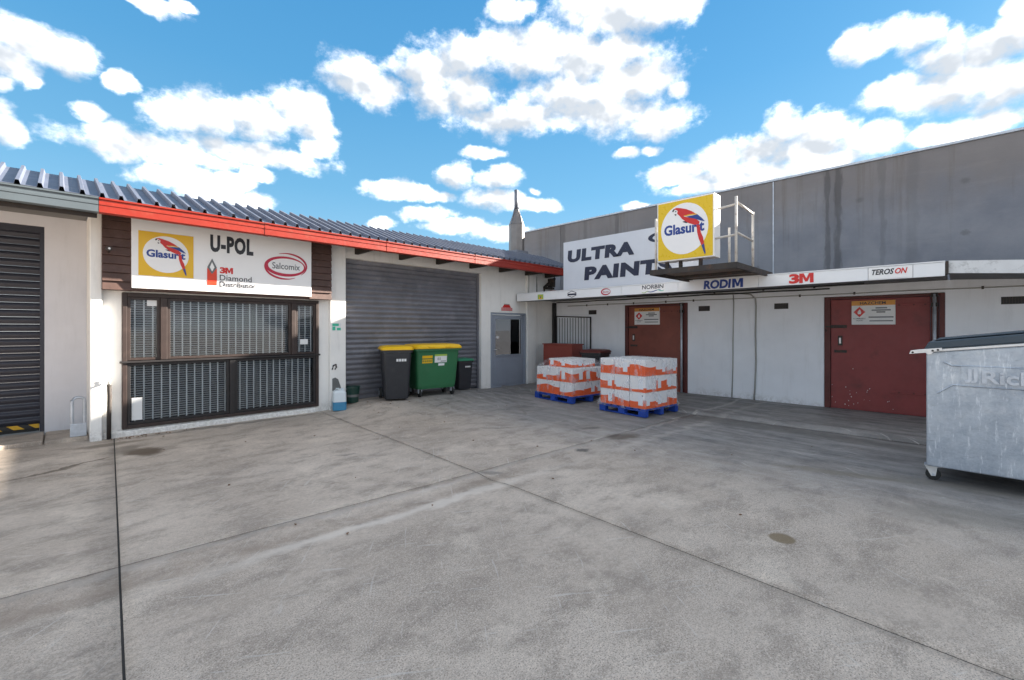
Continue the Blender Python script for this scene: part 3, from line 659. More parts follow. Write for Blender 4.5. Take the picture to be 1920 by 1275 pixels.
# second, older canopy further right, falling slightly
c2 = MB().prism([(.10, 2.445), (-9, 1.9), (-9, 2.05), (.10, 2.57)], (9.15, 0, 0), Y_, Z_, X_, 1.60).build('canopy', 'soffit', st)
MB().prism([(.10, 2.415), (-9, 1.62), (-9, 1.80), (.10, 2.595)], (9.115, 0, 0), Y_, Z_, X_, .033).build('fascia_panel', 'old_white', c2)
MB().box(9.06, .101, 2.40, 9.20, .133, 2.585).build('canopy_end', 'dark_steel', c2)
def red_door(y0, y1, ztop, mt, tilt):
    f = MB(); f.box(10.735, y0, .03, 10.80, y0 + .07, ztop).box(10.735, y1 - .10, .03, 10.80, y1, ztop).box(10.735, y0 + .07, ztop - .05, 10.80, y1 - .10, ztop)
    d = f.build('door', 'dark_red', st, bev=.006)
    MB().box(10.765, y0 + .185, .05, 10.80, y1 - .105, ztop - .055).build('leaf', mt, d, bev=.006)
    MB().box(10.77, y0 + .075, .05, 10.80, y0 + .18, ztop - .055).build('leaf', 'dark_red', d, bev=.004)
    for z in (ztop - .22, .42): 
        MB().box(10.752, y0 + .10, z, 10.764, y0 + .72, z + .055).build('hinge_strap', mt, d, bev=.003)
        for q in (.25, .40, .6): MB().tube([(10.751, y0 + q, z + .027), (10.744, y0 + q, z + .027)], .014).build('bolt_head', 'dark_red', d)
    MB().tube([(10.70, y0 + .13, .05), (10.70, y0 + .13, ztop - .02)], .026, 10).build('hinge_pole', 'galv', d, smooth=True)
    for z in (ztop - .24, ztop - .07): MB().box(10.68, y0 + .085, z, 10.735, y0 + .175, z + .07).build('pole_clip', 'dark_steel', d)
    # slide bolt, handle and lower lock on the opening edge
    MB().box(10.74, y1 - .36, 1.62, 10.764, y1 - .06, 1.68).box(10.725, y1 - .25, 1.635, 10.74, y1 - .02, 1.662).build('slide_bolt', 'dark_steel', d, bev=.003)
    MB().tube([(10.745, y1 - .03, 1.61), (10.72, y1 - .03, 1.585), (10.745, y1 - .03, 1.56)], .014).build('padlock', 'dark_steel', d)
    MB().box(10.75, y1 - .29, 1.28, 10.764, y1 - .22, 1.47).build('lock_plate', 'dark_steel', d)
    MB().box(10.735, y1 - .27, 1.32, 10.75, y1 - .24, 1.43).build('handle', 'bright_galv', d)
    MB().box(10.745, y1 - .36, 1.14, 10.764, y1 - .16, 1.19).build('hasp', 'dark_steel', d, bev=.003)
    return d
red_door(4.665, 6.375, 2.238, 'red_door_b', 0)
d2 = red_door(.165, 1.895, 2.230, 'red_door', 0)
for k in range(22):   # chips in the paint
    y = min(1.77, max(.45, random.gauss(1.5, .22) if k % 3 else random.uniform(.5, 1.75))); z = .12 + abs(random.gauss(.08, .2) if k % 5 else random.uniform(0, 1)); r = random.uniform(.004, .011)
    if z < 1.2: MB().prism([(r * random.uniform(.6, 1.1) * math.cos(a), r * random.uniform(.5, 1.) * math.sin(a)) for a in (0, 1, 2, 3, 4, 5)], (10.7642, y, z), NY, Z_, (-1, 0, 0), .0008).build('paint_chip', 'paper', d2)
for y, z, ww in ((4.265, 2.085, .26), (2.655, 2.085, .26), (-.72, 2.06, .46), (7.42, 2.08, .26)):
    v = MB(); frm2 = MB()
    frm2.box(10.742, y - ww / 2, z - .06, 10.7495, y + ww / 2, z + .06)
    vo_ = frm2.build('vent', 'black_frame', st)
    for k in range(int(ww / .032)):
        MB().box(10.734, y - ww / 2 + .012 + k * .032, z - .05, 10.742, y - ww / 2 + .020 + k * .032, z + .05).build('vent_fin', 'dark_steel', vo_)
# conduits and cables
def cable(path, r, name, mat): return MB().tube(path, r, 6).build(name, mat, st, smooth=True)
cable([(10.735, y, 2.285 + .004 * math.sin(y * 3)) for y in [8.3 - k * .45 for k in range(30)]], .011, 'conduit', 'conduit')
cable([(10.70, y, 2.405 - .012 * abs(math.sin(y * 2.2))) for y in [8.7 - k * .3 for k in range(24)]], .016, 'cable', 'cable')
cable([(10.2, y, 2.425 - .01 * abs(math.sin(y * 1.9 + 1))) for y in [6 - k * .3 for k in range(17)]], .012, 'cable', 'cable')
cable([(10.72, 4.6, 2.40), (10.72, 4.0, 2.415), (10.72, 3.5, 2.40), (10.72, 3.24, 2.36), (10.725, 3.15, 2.27), (10.73, 3.14, 2.1), (10.73, 3.15, 1.5), (10.73, 3.14, .9), (10.73, 3.16, .3), (10.73, 3.18, .05)], .017, 'cable', 'conduit')
cable([(10.72, 3.61, 2.40), (10.735, 3.60, 2.2), (10.735, 3.615, 1.4), (10.735, 3.62, .7), (10.735, 3.64, .06)], .012, 'cable', 'conduit')
for y in (7.6, 6.9, 6.1, 5.2, 4.5, 2.3, 1.4, -.3): MB().box(10.725, y, 2.26, 10.7495, y + .03, 2.31).build('saddle_clip', 'dark_steel', st)
for y in (5.0, 3.9, 2.9, 2.0): MB().tube([(10.4, y, 2.439), (10.4, y, 2.40)], .02).build('junction_box', 'cable', st)
# steel grille gate leaning on the corner of the store
gt = thing('grille_gate', 'dark steel barred gate against the white corner wall', 'gate', (10.69, 8.1, .05))
g = MB(); g.box(10.68, 8.69, .1, 10.71, 8.73, 2.0).box(10.68, 7.44, .1, 10.71, 7.47, 1.95)
g.prism([(7.471, 1.92), (8.689, 1.97), (8.689, 2.0), (7.471, 1.95)], (10.68, 0, 0), Y_, Z_, X_, .03).box(10.68, 7.471, .1, 10.71, 8.689, .14).box(10.68, 7.471, .98, 10.71, 8.689, 1.01)
g.build('gate_frame', 'black_frame', gt)
for k in range(11): MB().tube([(10.695, 7.58 + k * .1, .141), (10.695, 7.58 + k * .1, .979)], .009, 6).tube([(10.695, 7.58 + k * .1, 1.011), (10.695, 7.58 + k * .1, 1.93)], .009, 6).build('bar', 'black_frame', gt)
MB().box(10.64, 8.735, .05, 10.74, 8.83, 2.40).build('post', 'black_frame', gt)

# ------------------------------------------------------------------ concrete warehouse wall behind
wh = thing('warehouse', 'tall weathered grey concrete tilt slab warehouse wall behind the store', 'building', (12.9, 1, 0))
for y0, y1 in ((12.35, 10.312), (10.300, 7.912), (7.900, 3.374), (3.356, -4.6), (-4.612, -12)):
    MB().box(12.9, y1, -.06, 13.08, y0, 5.38).build('wall_panel', 'tilt', wh, bev=.01, bseg=1)
MB().box(12.885, 3.352, -.05, 12.91, 3.378, 5.37).build('joint_cover', 'galv', wh)
MB().box(12.915, -12, -.05, 13.06, 12.3, 5.36).build('joint_sealant', 'soffit', wh)
MB().box(12.87, -12, 5.382, 13.12, 12.37, 5.43).build('capping', 'galv', wh)
MB().box(13.085, -12, -.05, 22, 12.3, 5.25).build('warehouse_bulk', 'tilt', wh)

# ------------------------------------------------------------------ flue
fl = thing('flue', 'tall steel flue with conical cowl and thin pipe above the roof corner', 'chimney', (10.8, 10.5, 3.84))
MB().loft([circ(10.8, 10.5, z, r, 8) for z, r in ((3.845, .26), (5.08, .26))]).build('stack', 'steel_flue', fl)
MB().loft([circ(10.8, 10.5, z, r, 8) for z, r in ((5.081, .27), (5.10, .25), (5.55, .09), (5.6, .08))]).build('cone', 'steel_flue', fl)
MB().loft([circ(10.78, 10.5, z, .065, 12) for z in (5.601, 6.25)]).build('pipe', 'flue_pipe', fl, smooth=True)
for a in (0, 1.57, 3.14, 4.71):
    MB().tube([(10.8 + .25 * math.cos(a), 10.5 + .25 * math.sin(a), 5.10), (10.8 + .09 * math.cos(a), 10.5 + .09 * math.sin(a), 5.66)], .016, 6).build('stay', 'flue_pipe', fl)
MB().loft([rr(.66, .60, .02, 3.842, 10.86, 10.48), rr(.53, .53, .02, 4.2, 10.8, 10.5)]).build('flashing', 'flue_pipe', fl)

# ------------------------------------------------------------------ signs
PARROT = {
  'red': [(0.31, 0.857), (0.359, 0.871), (0.435, 0.854), (0.533, 0.822), (0.63, 0.771), (0.701, 0.718), (0.663, 0.709), (0.576, 0.715), (0.505, 0.717), (0.489, 0.71), (0.554, 0.683), (0.641, 0.658), (0.717, 0.624), (0.766, 0.576), (0.75, 0.539), (0.679, 0.542), (0.587, 0.58), (0.522, 0.622), (0.467, 0.667), (0.424, 0.721), (0.38, 0.766), (0.37, 0.809), (0.337, 0.841)],
  'face': [(0.315, 0.835), (0.348, 0.842), (0.383, 0.817), (0.377, 0.777), (0.348, 0.766), (0.326, 0.791)],
  'beak': [(0.313, 0.86), (0.288, 0.833), (0.291, 0.811), (0.313, 0.818), (0.332, 0.839)],
  'beak2': [(0.326, 0.765), (0.348, 0.74), (0.366, 0.756), (0.348, 0.772)],
  'yellow': [(0.489, 0.719), (0.598, 0.726), (0.712, 0.718), (0.728, 0.698), (0.62, 0.71), (0.533, 0.703)],
  'blue': [(0.533, 0.695), (0.63, 0.698), (0.728, 0.703), (0.804, 0.63), (0.855, 0.57), (0.783, 0.594), (0.685, 0.638), (0.598, 0.668)],
  'tail': [(0.712, 0.533), (0.763, 0.531), (0.785, 0.403), (0.821, 0.328), (0.839, 0.226), (0.864, 0.074), (0.853, 0.044), (0.826, 0.109), (0.793, 0.202), (0.75, 0.308), (0.725, 0.407)],
  'tail2': [(0.796, 0.197), (0.837, 0.222), (0.864, 0.074), (0.853, 0.044), (0.826, 0.109)],
  'foot': [(0.467, 0.626), (0.516, 0.628), (0.565, 0.591), (0.533, 0.592), (0.489, 0.61)]}
def bird_logo(parent, O, Rv, U, w_, h_, p0, ymat, panel=True):
    sc = (w_, h_); U_, V_ = Vector(Rv), Vector(U)
    if panel: shape(parent, [(0, 0), (1, 0), (1, 1), (0, 1)], ymat, O, Rv, U, p0, .001, 'logo_panel', sc=sc); p0 += .002
    shape(parent, ell(.492, .509, .416, .42), 'sign_white', O, Rv, U, p0, .001, 'logo_disc', sc=sc)
    lettering(parent, 'Glasurit', 'print_blue', O, Rv, U, (.136 * w_, .425 * h_, .842 * w_, .60 * h_), .036, 0, p0 + .002, .001)
    for k, mt, q in (('red', 'print_red', 4), ('tail', 'print_red', 4), ('face', 'sign_white', 6), ('beak', 'print_black', 6), ('beak2', 'print_black', 6), ('yellow', 'print_yellow', 6), ('blue', 'print_blue', 7.5), ('tail2', 'print_blue', 6), ('foot', 'print_navy', 3)):
        shape(parent, PARROT[k], mt, O, Rv, U, p0 + q * .001, .001, 'bird_emblem', sc=sc)
    shape(parent, ell(.352, .812, .012, .012, 10), 'print_black', O, Rv, U, p0 + .008, .001, 'bird_emblem', sc=sc)
SO = (0, 8.60, 0)
sg = thing('shop_sign', 'wide white sign board of paint logos fixed above the barred window', 'sign', (2.05, 8.6, 2.2))
MB().box(.752, 8.60, 2.205, 3.335, 8.655, 3.235).build('board', 'sign_white', sg, bev=.006)
bird_logo(sg, (.829, 8.60, 2.40), X_, Z_, .675, .663, .002, 'print_yellow')
lettering(sg, 'U-POL', 'print_black', SO, X_, Z_, (1.728, 2.853, 2.356, 3.137), .05, 0, .003, sp=1.12)
shape(sg, [(1.686, 2.312), (1.821, 2.312), (1.821, 2.578), (1.7535, 2.744), (1.686, 2.578)], 'print_orange', SO, X_, Z_, .003, .001)
shape(sg, [(1.7535, 2.744), (1.82, 2.60), (1.7535, 2.49), (1.687, 2.60)], 'print_grey', SO, X_, Z_, .005, .001)
shape(sg, [(1.7535, 2.685), (1.787, 2.602), (1.7535, 2.535), (1.720, 2.602)], 'sign_white', SO, X_, Z_, .007, .001)
lettering(sg, '3', 'print_red', SO, X_, Z_, (1.861, 2.515, 1.942, 2.618), .05, 0, .003)
shape(sg, [(1.94 + a * .11, 2.516 + b_ * .101) for a, b_ in [(0, 0), (0, 1), (.31, 1), (.5, .46), (.69, 1), (1, 1), (1, 0), (.75, 0), (.75, .66), (.59, .14), (.41, .14), (.25, .66), (.25, 0)]], 'print_red', SO, X_, Z_, .003, .002, 'lettering')
lettering(sg, 'Diamond', 'print_black', SO, X_, Z_, (1.861, 2.400, 2.329, 2.492), .003, 0, .003, sp=1.02)
lettering(sg, 'Distributor', 'print_black', SO, X_, Z_, (1.861, 2.296, 2.398, 2.384), .007, 0, .004, sp=1.04)
ring_part(sg, 2.885, 2.728, .325, .158, .018, .055, 'print_crimson', SO, X_, Z_, 30, 390)
ring_part(sg, 2.905, 2.745, .335, .215, .006, .034, 'print_crimson', SO, X_, Z_, 115, -45, .006)
ring_part(sg, 2.870, 2.715, .335, .215, .006, .034, 'print_crimson', SO, X_, Z_, 300, 160, .006)
lettering(sg, 'Salcomix', 'print_grey', SO, X_, Z_, (2.655, 2.672, 3.125, 2.785), .006, 0, .004)

UO = (9.2, 0, 0)
us = thing('paint_shop_sign', 'big pale grey board lettered in navy above the white canopy', 'sign', (9.2, 5.4, 2.58))
MB().box(9.2, 3.75, 2.595, 9.235, 7.255, 3.832).build('board', 'sign_grey', us, bev=.003)
for y in (7.0, 5.4, 3.8): MB().box(9.24, y, 2.57, 9.29, y + .05, 3.8).build('post', 'dark_steel', us)
lettering(us, 'ULTRA', 'print_navy', UO, NY, Z_, (-7.114, 3.292, -5.218, 3.606), .064, .06, .003, sp=1.12)
lettering(us, 'PAINTS', 'print_navy', UO, NY, Z_, (-6.602, 2.805, -4.33, 3.14), .064, .06, .003, sp=1.12)
shape(us, ell(-4.55, 3.605, .33, .115), 'print_navy', UO, NY, Z_, .003, .001)
shape(us, ell(-4.50, 3.60, .27, .075), 'sign_grey', UO, NY, Z_, .005, .001)

lb = thing('light_box_sign', 'square yellow box sign with a red parrot in a white circle, on the platform', 'sign', (7.72, 3.36, 2.65))
MB().box(7.605, 2.855, 2.80, 7.87, 3.855, 3.85).build('cabinet', 'sign_white', lb, bev=.006)
MB().box(7.60, 2.875, 2.82, 7.604, 3.835, 3.83).build('face', 'box_yellow', lb)
bird_logo(lb, (7.60, 3.855, 2.80), NY, Z_, 1.0, 1.05, .001, 'box_yellow', False)
for y in (3.1, 3.45, 3.7): MB().box(7.70, y, 2.651, 7.75, y + .05, 2.80).build('leg', 'dark_steel', lb)
for z in (2.95, 3.62): MB().tube([(7.72, 3.856, z), (7.72, 3.90, z)], .016).build('bracket', 'dark_steel', lb)

pf = thing('sign_platform', 'rusty steel access platform with pipe handrail projecting over the canopy edge', 'platform', (8.3, 3.2, 2.56))
MB().box(7.45, 2.45, 2.56, 7.49, 3.92, 2.652).box(7.491, 2.45, 2.56, 9.35, 2.49, 2.65).box(7.491, 3.88, 2.56, 9.35, 3.92, 2.65).box(8.35, 2.491, 2.565, 8.39, 3.879, 2.615).build('frame', 'dark_steel', pf)
for k in range(9): MB().box(7.50 + k * .2, 2.47, 2.618, 7.68 + k * .2, 3.90, 2.648 + .004 * (k % 3)).build('deck_board', 'deck_timber', pf)
for p0, p1 in (((7.47, 2.47, 2.65), (7.47, 2.47, 3.68)), ((8.28, 2.47, 2.65), (8.28, 2.47, 3.58)), ((7.72, 3.94, 2.6), (7.72, 3.94, 3.62)), ((8.02, 2.76, 2.65), (8.02, 2.76, 3.32))):
    MB().tube([p0, p1], .021, 8).build('post', 'rust_steel', pf, smooth=True)
for p0, p1 in (((7.47, 2.47, 3.60), (8.28, 2.47, 3.55)), ((7.47, 2.47, 3.12), (8.28, 2.47, 3.09)), ((7.56, 2.49, 3.58), (7.66, 2.85, 3.58)), ((7.56, 2.49, 3.10), (7.66, 2.85, 3.10))):
    MB().tube([p0, p1], .018, 8).build('rail', 'rust_steel', pf, smooth=True)

# logos along the canopy fascia
FO = (9.03, 0, 0)
def big_m(parent, O, Rv, U, box, mat='print_red'):
    u0, v0, u1, v1 = box
    pm = [(0, 0), (0, 1), (.31, 1), (.5, .46), (.69, 1), (1, 1), (1, 0), (.75, 0), (.75, .66), (.59, .14), (.41, .14), (.25, .66), (.25, 0)]
    return shape(parent, [(u0 + a * (u1 - u0), v0 + b * (v1 - v0)) for a, b in pm], mat, O, Rv, U, .004, .002, 'lettering')
def fascia_sign(name, label, y, fn):
    s = thing(name, label, 'sign', (9.03, y, 2.37)); fn(s); return s
def f_rodim(s): lettering(s, 'RODI', 'print_blue', FO, NY, Z_, (-3.595, 2.385, -3.075, 2.560), .045, .10, .004); big_m(s, FO, NY, Z_, (-3.055, 2.388, -2.862, 2.557), 'print_blue')
def f_3m(s): lettering(s, '3', 'print_red', FO, NY, Z_, (-2.11, 2.392, -1.955, 2.560), .05, 0, .004); big_m(s, FO, NY, Z_, (-1.955, 2.394, -1.745, 2.558))
def f_ter(s):
    MB().box(9.0265, .49, 2.385, 9.0285, 1.01, 2.556).build('panel', 'sign_white', s)
    lettering(s, 'TEROS', 'print_black', FO, NY, Z_, (-.969, 2.447, -.70, 2.535), .03, .28, .005); lettering(s, 'ON', 'print_red', FO, NY, Z_, (-.69, 2.447, -.544, 2.535), .03, .28, .005)
def f_nor(s):
    MB().box(9.0265, 4.40, 2.375, 9.0285, 4.98, 2.566).build('panel', 'sign_white', s)
    lettering(s, 'NORBIN', 'print_black', FO, NY, Z_, (-4.931, 2.470, -4.435, 2.556), .012, .05, .005)
    wv = lambda x0, x1, z0, am, th, ph: [(x0 + (x1 - x0) * k / 16, z0 + am * math.sin(k / 16 * 5 + ph) + th) for k in range(17)] + [(x0 + (x1 - x0) * k / 16, z0 + am * math.sin(k / 16 * 5 + ph) - th * math.sin(k / 16 * 3.14)) for k in range(16, -1, -1)]
    shape(s, wv(-4.80, -4.50, 2.42, .018, .009, 3.6), 'print_blue', FO, NY, Z_, .005, .001, 'wave')
    shape(s, wv(-4.94, -4.78, 2.405, .016, .007, 3.2), 'print_lime', FO, NY, Z_, .005, .001, 'wave')
    shape(s, wv(-4.58, -4.42, 2.425, .010, .007, 1.2), 'print_green', FO, NY, Z_, .007, .001, 'wave')
def f_oval(s):
    ring_part(s, -5.86, 2.475, .12, .068, .008, .03, 'print_crimson', FO, NY, Z_, 20, 380)
    lettering(s, 'Salcomix', 'print_crimson', FO, NY, Z_, (-5.94, 2.455, -5.78, 2.492), .004, 0, .004)
def f_hex(s):
    h = [(-6.85 + .15 * math.cos(R_(a)), 2.472 + .085 * math.sin(R_(a))) for a in (90, 155, 205, 270, 335, 385)]
    shape(s, h, 'print_navy', FO, NY, Z_, .004, .001); shape(s, [((p[0] + 6.85) * .85 - 6.85, (p[1] - 2.472) * .82 + 2.472) for p in h], 'sign_white', FO, NY, Z_, .006, .001)
    shape(s, [(-6.97, 2.445), (-6.73, 2.445), (-6.73, 2.488), (-6.97, 2.488)], 'print_navy', FO, NY, Z_, .008, .001)
def f_yel(s):
    shape(s, [(-7.985, 2.39), (-7.79, 2.39), (-7.79, 2.52), (-7.985, 2.52)], 'print_lime', FO, NY, Z_, .004, .001)
    shape(s, [(-7.95, 2.40), (-7.83, 2.40), (-7.86, 2.47), (-7.89, 2.515), (-7.92, 2.46)], 'print_yellow', FO, NY, Z_, .006, .001)
    shape(s, ell(-7.885, 2.445, .025, .028, 12), 'print_grey', FO, NY, Z_, .008, .001)
fascia_sign('fascia_sign', 'blue RODIM lettering on the white canopy fascia under the platform', 3.2, f_rodim)
fascia_sign('fascia_sign', 'red 3M lettering on the white canopy fascia right of the platform', 1.93, f_3m)
fascia_sign('fascia_sign', 'black and red slanted lettering at the right end of the canopy fascia', .75, f_ter)
fascia_sign('fascia_sign', 'black lettering over blue and green waves on the canopy fascia', 4.68, f_nor)
fascia_sign('fascia_sign', 'small red oval logo on the canopy fascia', 5.86, f_oval)
fascia_sign('fascia_sign', 'small dark hexagon logo on the canopy fascia', 6.85, f_hex)
fascia_sign('fascia_sign', 'small yellow logo nearest the left end of the canopy fascia', 7.89, f_yel)

def haz_sign(y0, y1, z0, z1, label):
    O = (10.7415, 0, 0) if y0 < 3 else (10.7415, 0, 0)
    s = thing('hazard_sign', label, 'sign', (10.75, (y0 + y1) / 2, z0))
    w_ = y1 - y0; h = z1 - z0; O = (10.738, y1, z0)
    MB().box(10.738, y0, z0, 10.7635, y1, z1).build('board', 'paper', s)
    shape(s, [(0, .80 * h), (w_, .80 * h), (w_, h), (0, h)], 'haz_orange', O, NY, Z_, .001, .001, 'header')
    lettering(s, 'HAZCHEM', 'print_black', O, NY, Z_, (.20 * w_, .84 * h, .79 * w_, .96 * h), .02, 0, .003)
    cx, cy = .185 * w_, .53 * h
    shape(s, [(cx - .14 * w_, cy), (cx, cy - .22 * h), (cx + .14 * w_, cy), (cx, cy + .22 * h)], 'print_red', O, NY, Z_, .001, .001, 'diamond')
    shape(s, [(cx - .035 * w_, cy - .09 * h), (cx + .035 * w_, cy - .09 * h), (cx + .045 * w_, cy), (cx + .01 * w_, cy + .12 * h), (cx - .045 * w_, cy)], 'paper', O, NY, Z_, .003, .001, 'flame')
    lettering(s, 'FLAMMABLE', 'print_grey', O, NY, Z_, (.04 * w_, .23 * h, .33 * w_, .28 * h), .005, 0, .002)
    lettering(s, 'LIQUID', 'print_grey', O, NY, Z_, (.11 * w_, .14 * h, .27 * w_, .20 * h), .005, 0, .002)
    for a, b_, zz in ((.56, .82, .66), (.47, .90, .57), (.58, .78, .49), (.40, .96, .28), (.42, .95, .13)):
        shape(s, [(a * w_, zz * h), (b_ * w_, zz * h), (b_ * w_, (zz + .045) * h), (a * w_, (zz + .045) * h)] if zz < .2 else [(a * w_, zz * h), (b_ * w_, zz * h), (b_ * w_, (zz + .055) * h), (a * w_, (zz + .055) * h)], 'print_grey', O, NY, Z_, .001, .001, 'text_line')
    return s
haz_sign(5.385, 6.085, 1.715, 2.145, 'orange topped hazard notice on the red door behind the pallets')
haz_sign(.815, 1.457, 1.685, 2.135, 'orange topped hazard notice on the red door beside the steel skip')
# small notices
s = thing('door_notice', 'small red and white notice above the grey side door', 'sign', (8.69, 8.83, 2.09))
MB().box(8.47, 8.83, 2.10, 8.92, 8.838, 2.19).build('plate', 'paper', s)
for z in (2.105, 2.135, 2.165): shape(s, [(8.48, z), (8.91, z), (8.91, z + .02), (8.48, z + .02)], 'print_red', (0, 8.83, 0), X_, Z_, .001, .001, 'red_line')
MB().prism([(8.53, 2.191), (8.86, 2.191), (8.80, 2.27), (8.60, 2.27)], (0, 8.83, 0), X_, Z_, Y_, .008).build('crest', 'print_red', s)
MB().box(8.60, 8.829, 2.275, 8.80, 8.838, 2.29).build('top_plate', 'print_grey', s)
s = thing('exit_notice', 'small green and white sticker on the pillar beside the roller door', 'sign', (3.88, 8.76, 1.6))
MB().box(3.79, 8.759, 1.565, 3.98, 8.7645, 1.72).build('sticker', 'paper', s)
for (x0, x1, z0, z1) in ((3.80, 3.93, 1.66, 1.71), (3.80, 3.86, 1.575, 1.65), (3.89, 3.97, 1.575, 1.625)): shape(s, [(x0, z0), (x1, z0), (x1, z1), (x0, z1)], 'print_green', (0, 8.759, 0), X_, Z_, .001, .001, 'print')
s = thing('black_mark', 'black curled mark and bare patch on the white pillar', 'mark', (3.83, 8.76, .8))
MB().tube([(3.80, 8.763, .80), (3.82, 8.761, .88), (3.87, 8.760, .90), (3.88, 8.760, .84), (3.85, 8.760, .80)], .016, 5).build('curl', 'print_black', s)
MB().prism([(3.80, .38), (3.98, .42), (3.92, .60), (3.86, .64), (3.80, .62)], (0, 8.762, 0), X_, Z_, Y_, .0025).build('bare_patch', 'soffit', s)
for nm, lab, x0, x1, z0, z1 in (('paper_notice', 'white paper notice in the top left window pane', .955, 1.075, 1.955, 2.06), ('paper_notice', 'white paper notice low in the top right window pane', 3.215, 3.36, 1.31, 1.41), ('paper_notice', 'upright white card in the bottom left window corner', .775, .90, .22, .56)):
    k = MB().box(x0, 8.840, z0, x1, 8.8435, z1).build(nm, 'paper'); tag(k, lab, 'notice')

# ------------------------------------------------------------------ small fittings on the left
s = thing('security_camera', 'small bullet security camera on the brown boards by the left pillar', 'camera', (.5, 8.64, 2.72))
MB().tube([(.50, 8.64, 2.70), (.50, 8.58, 2.715), (.50, 8.53, 2.73)], .012, 6).build('bracket', 'dark_steel', s)
MB().tube([(.50, 8.60, 2.745), (.50, 8.44, 2.73)], .034, 12).build('body', 'brown_frame', s, smooth=False)
MB().tube([(.50, 8.439, 2.73), (.50, 8.434, 2.73)], .014, 12).build('lens', 'paper', s)
s = thing('standpipe', 'dark standpipe with brass tap at the foot of the left pillar', 'tap', (.515, 8.76, 0))
MB().tube([(.515, 8.765, 0), (.515, 8.76, .30), (.52, 8.755, .62), (.515, 8.76, .80)], .026, 8).build('pipe', 'rafter', s, smooth=True)
MB().tube([(.515, 8.79, .83), (.515, 8.68, .84), (.515, 8.66, .80)], .016, 8).build('tap_body', 'conduit', s, smooth=True)
MB().tube([(.515, 8.70, .845), (.515, 8.70, .885)], .008, 6).box(.49, 8.694, .885, .54, 8.706, .897).build('tap_handle', 'conduit', s)
s = thing('hoop_bollard', 'galvanised steel hoop bollard on the doorstep beside the left pillar', 'bollard', (.20, 9.0, .055))
pts = [(.135, 9.0, .06)] + [(.135, 9.0, .3 + .0 * k) for k in (0,)] + [(.20 - .065 * math.cos(R_(a)), 9.0, .56 + .055 * math.sin(R_(a))) for a in range(0, 181, 20)] + [(.265, 9.0, .3), (.265, 9.0, .06)]
MB().tube(pts, .021, 8).build('hoop', 'galv', s, smooth=True)
MB().box(.112, 8.977, .056, .288, 9.023, .24).build('base_plate', 'galv', s, bev=.008)

# ------------------------------------------------------------------ wheeled bins
def wheelie(name, label, loc, rz, sc, lidmat, cat='bin', print_=True, tilt=0):
    o = thing(name, label, cat, loc, rz); o.scale = (sc, sc, sc); WL[o.name] = (0, 0, 0)
    MB().loft([rr(.44, .50, .05, .03, 0, .0), rr(.46, .52, .05, .12, 0, 0), rr(.545, .64, .06, .88, 0, .0), rr(.545, .64, .06, .93, 0, 0), rr(.60, .70, .06, .935, 0, 0), rr(.60, .70, .06, .985, 0, 0)]).build('body', 'bin_black', o, local=True)
    MB().loft([rr(.605, .72, .06, .987, 0, -.005), rr(.625, .74, .07, .99, 0, -.005), rr(.625, .74, .07, 1.02, 0, -.005), rr(.56, .66, .08, 1.055, 0, 0), rr(.40, .46, .10, 1.07, 0, .02)]).build('lid', lidmat, o, local=True)
    MB().tube([(-.24, .36, .95), (-.24, .42, .98), (.24, .42, .98), (.24, .36, .95)], .016, 6).build('handle', 'bin_black', o, local=True)
    for sx in (-1, 1):
        wl = MB().tube([(sx * .245, .24, .10), (sx * .295, .24, .10)], .10, 16).build('wheel', 'rubber', o, local=True)
        MB().tube([(sx * .296, .24, .10), (sx * .30, .24, .10)], .05, 12).build('hub', 'galv', wl, local=True)
    MB().box(-.20, -.285, .30, -.19, -.27, .85).build('rib', 'bin_black', o, local=True)
    if print_:
        fy = -.315
        for k, xx in enumerate((-.02, .03, .08, .13)):
            MB().add([(xx, -.3115, .765), (xx + .04, -.3115, .765), (xx + .04, -.316, .815), (xx, -.316, .815), (xx, -.300, .765), (xx + .04, -.300, .765), (xx + .04, -.304, .815), (xx, -.304, .815)], [(0, 1, 2, 3), (4, 7, 6, 5), (0, 4, 5, 1), (1, 5, 6, 2), (2, 6, 7, 3), (3, 7, 4, 0)]).build('mark', 'paper', o, local=True)
    return o
wheelie('wheeled_bin', 'charcoal wheeled bin with yellow lid in front of the roller door', (5.0, 8.42, gh(4.98, 8.3) + .01), R_(-24), 1.05, 'lid_yellow')
wheelie('wheeled_bin', 'small dark wheeled bin with green lid behind the big green bin', (6.97, 8.66, gh(6.97, 8.5) + .005), R_(-12), .72, 'lid_green')
wheelie('wheeled_bin', 'dark wheeled bin with dull red lid behind the left pallet', (9.72, 6.62, .035), R_(-80), .98, 'lid_red', print_=False)
# large four wheeled bin
bn = thing('large_bin', 'big green four wheeled bin with yellow lid and stickers', 'bin', (5.93, 8.42, gh(5.98, 8.4)), R_(-9)); WL[bn.name] = (0, 0, 0); bn.scale = (.92, 1, 1)
MB().loft([rr(.98, .48, .06, .17), rr(1.02, .52, .07, .24), rr(1.14, .66, .08, .98), rr(1.15, .67, .08, 1.0), rr(1.24, .74, .08, 1.003), rr(1.24, .74, .08, 1.045)]).build('body', 'bin_green', bn, local=True)
MB().loft([rr(1.25, .76, .09, 1.047), rr(1.27, .78, .10, 1.055), rr(1.27, .78, .10, 1.085), rr(1.18, .68, .12, 1.135), rr(.9, .44, .12, 1.15)]).build('lid', 'lid_yellow', bn, local=True)
for x in (-.22, .22): MB().box(x - .08, -.41, 1.07, x + .08, -.385, 1.10).build('lid_grip', 'lid_yellow', bn, local=True, bev=.008)
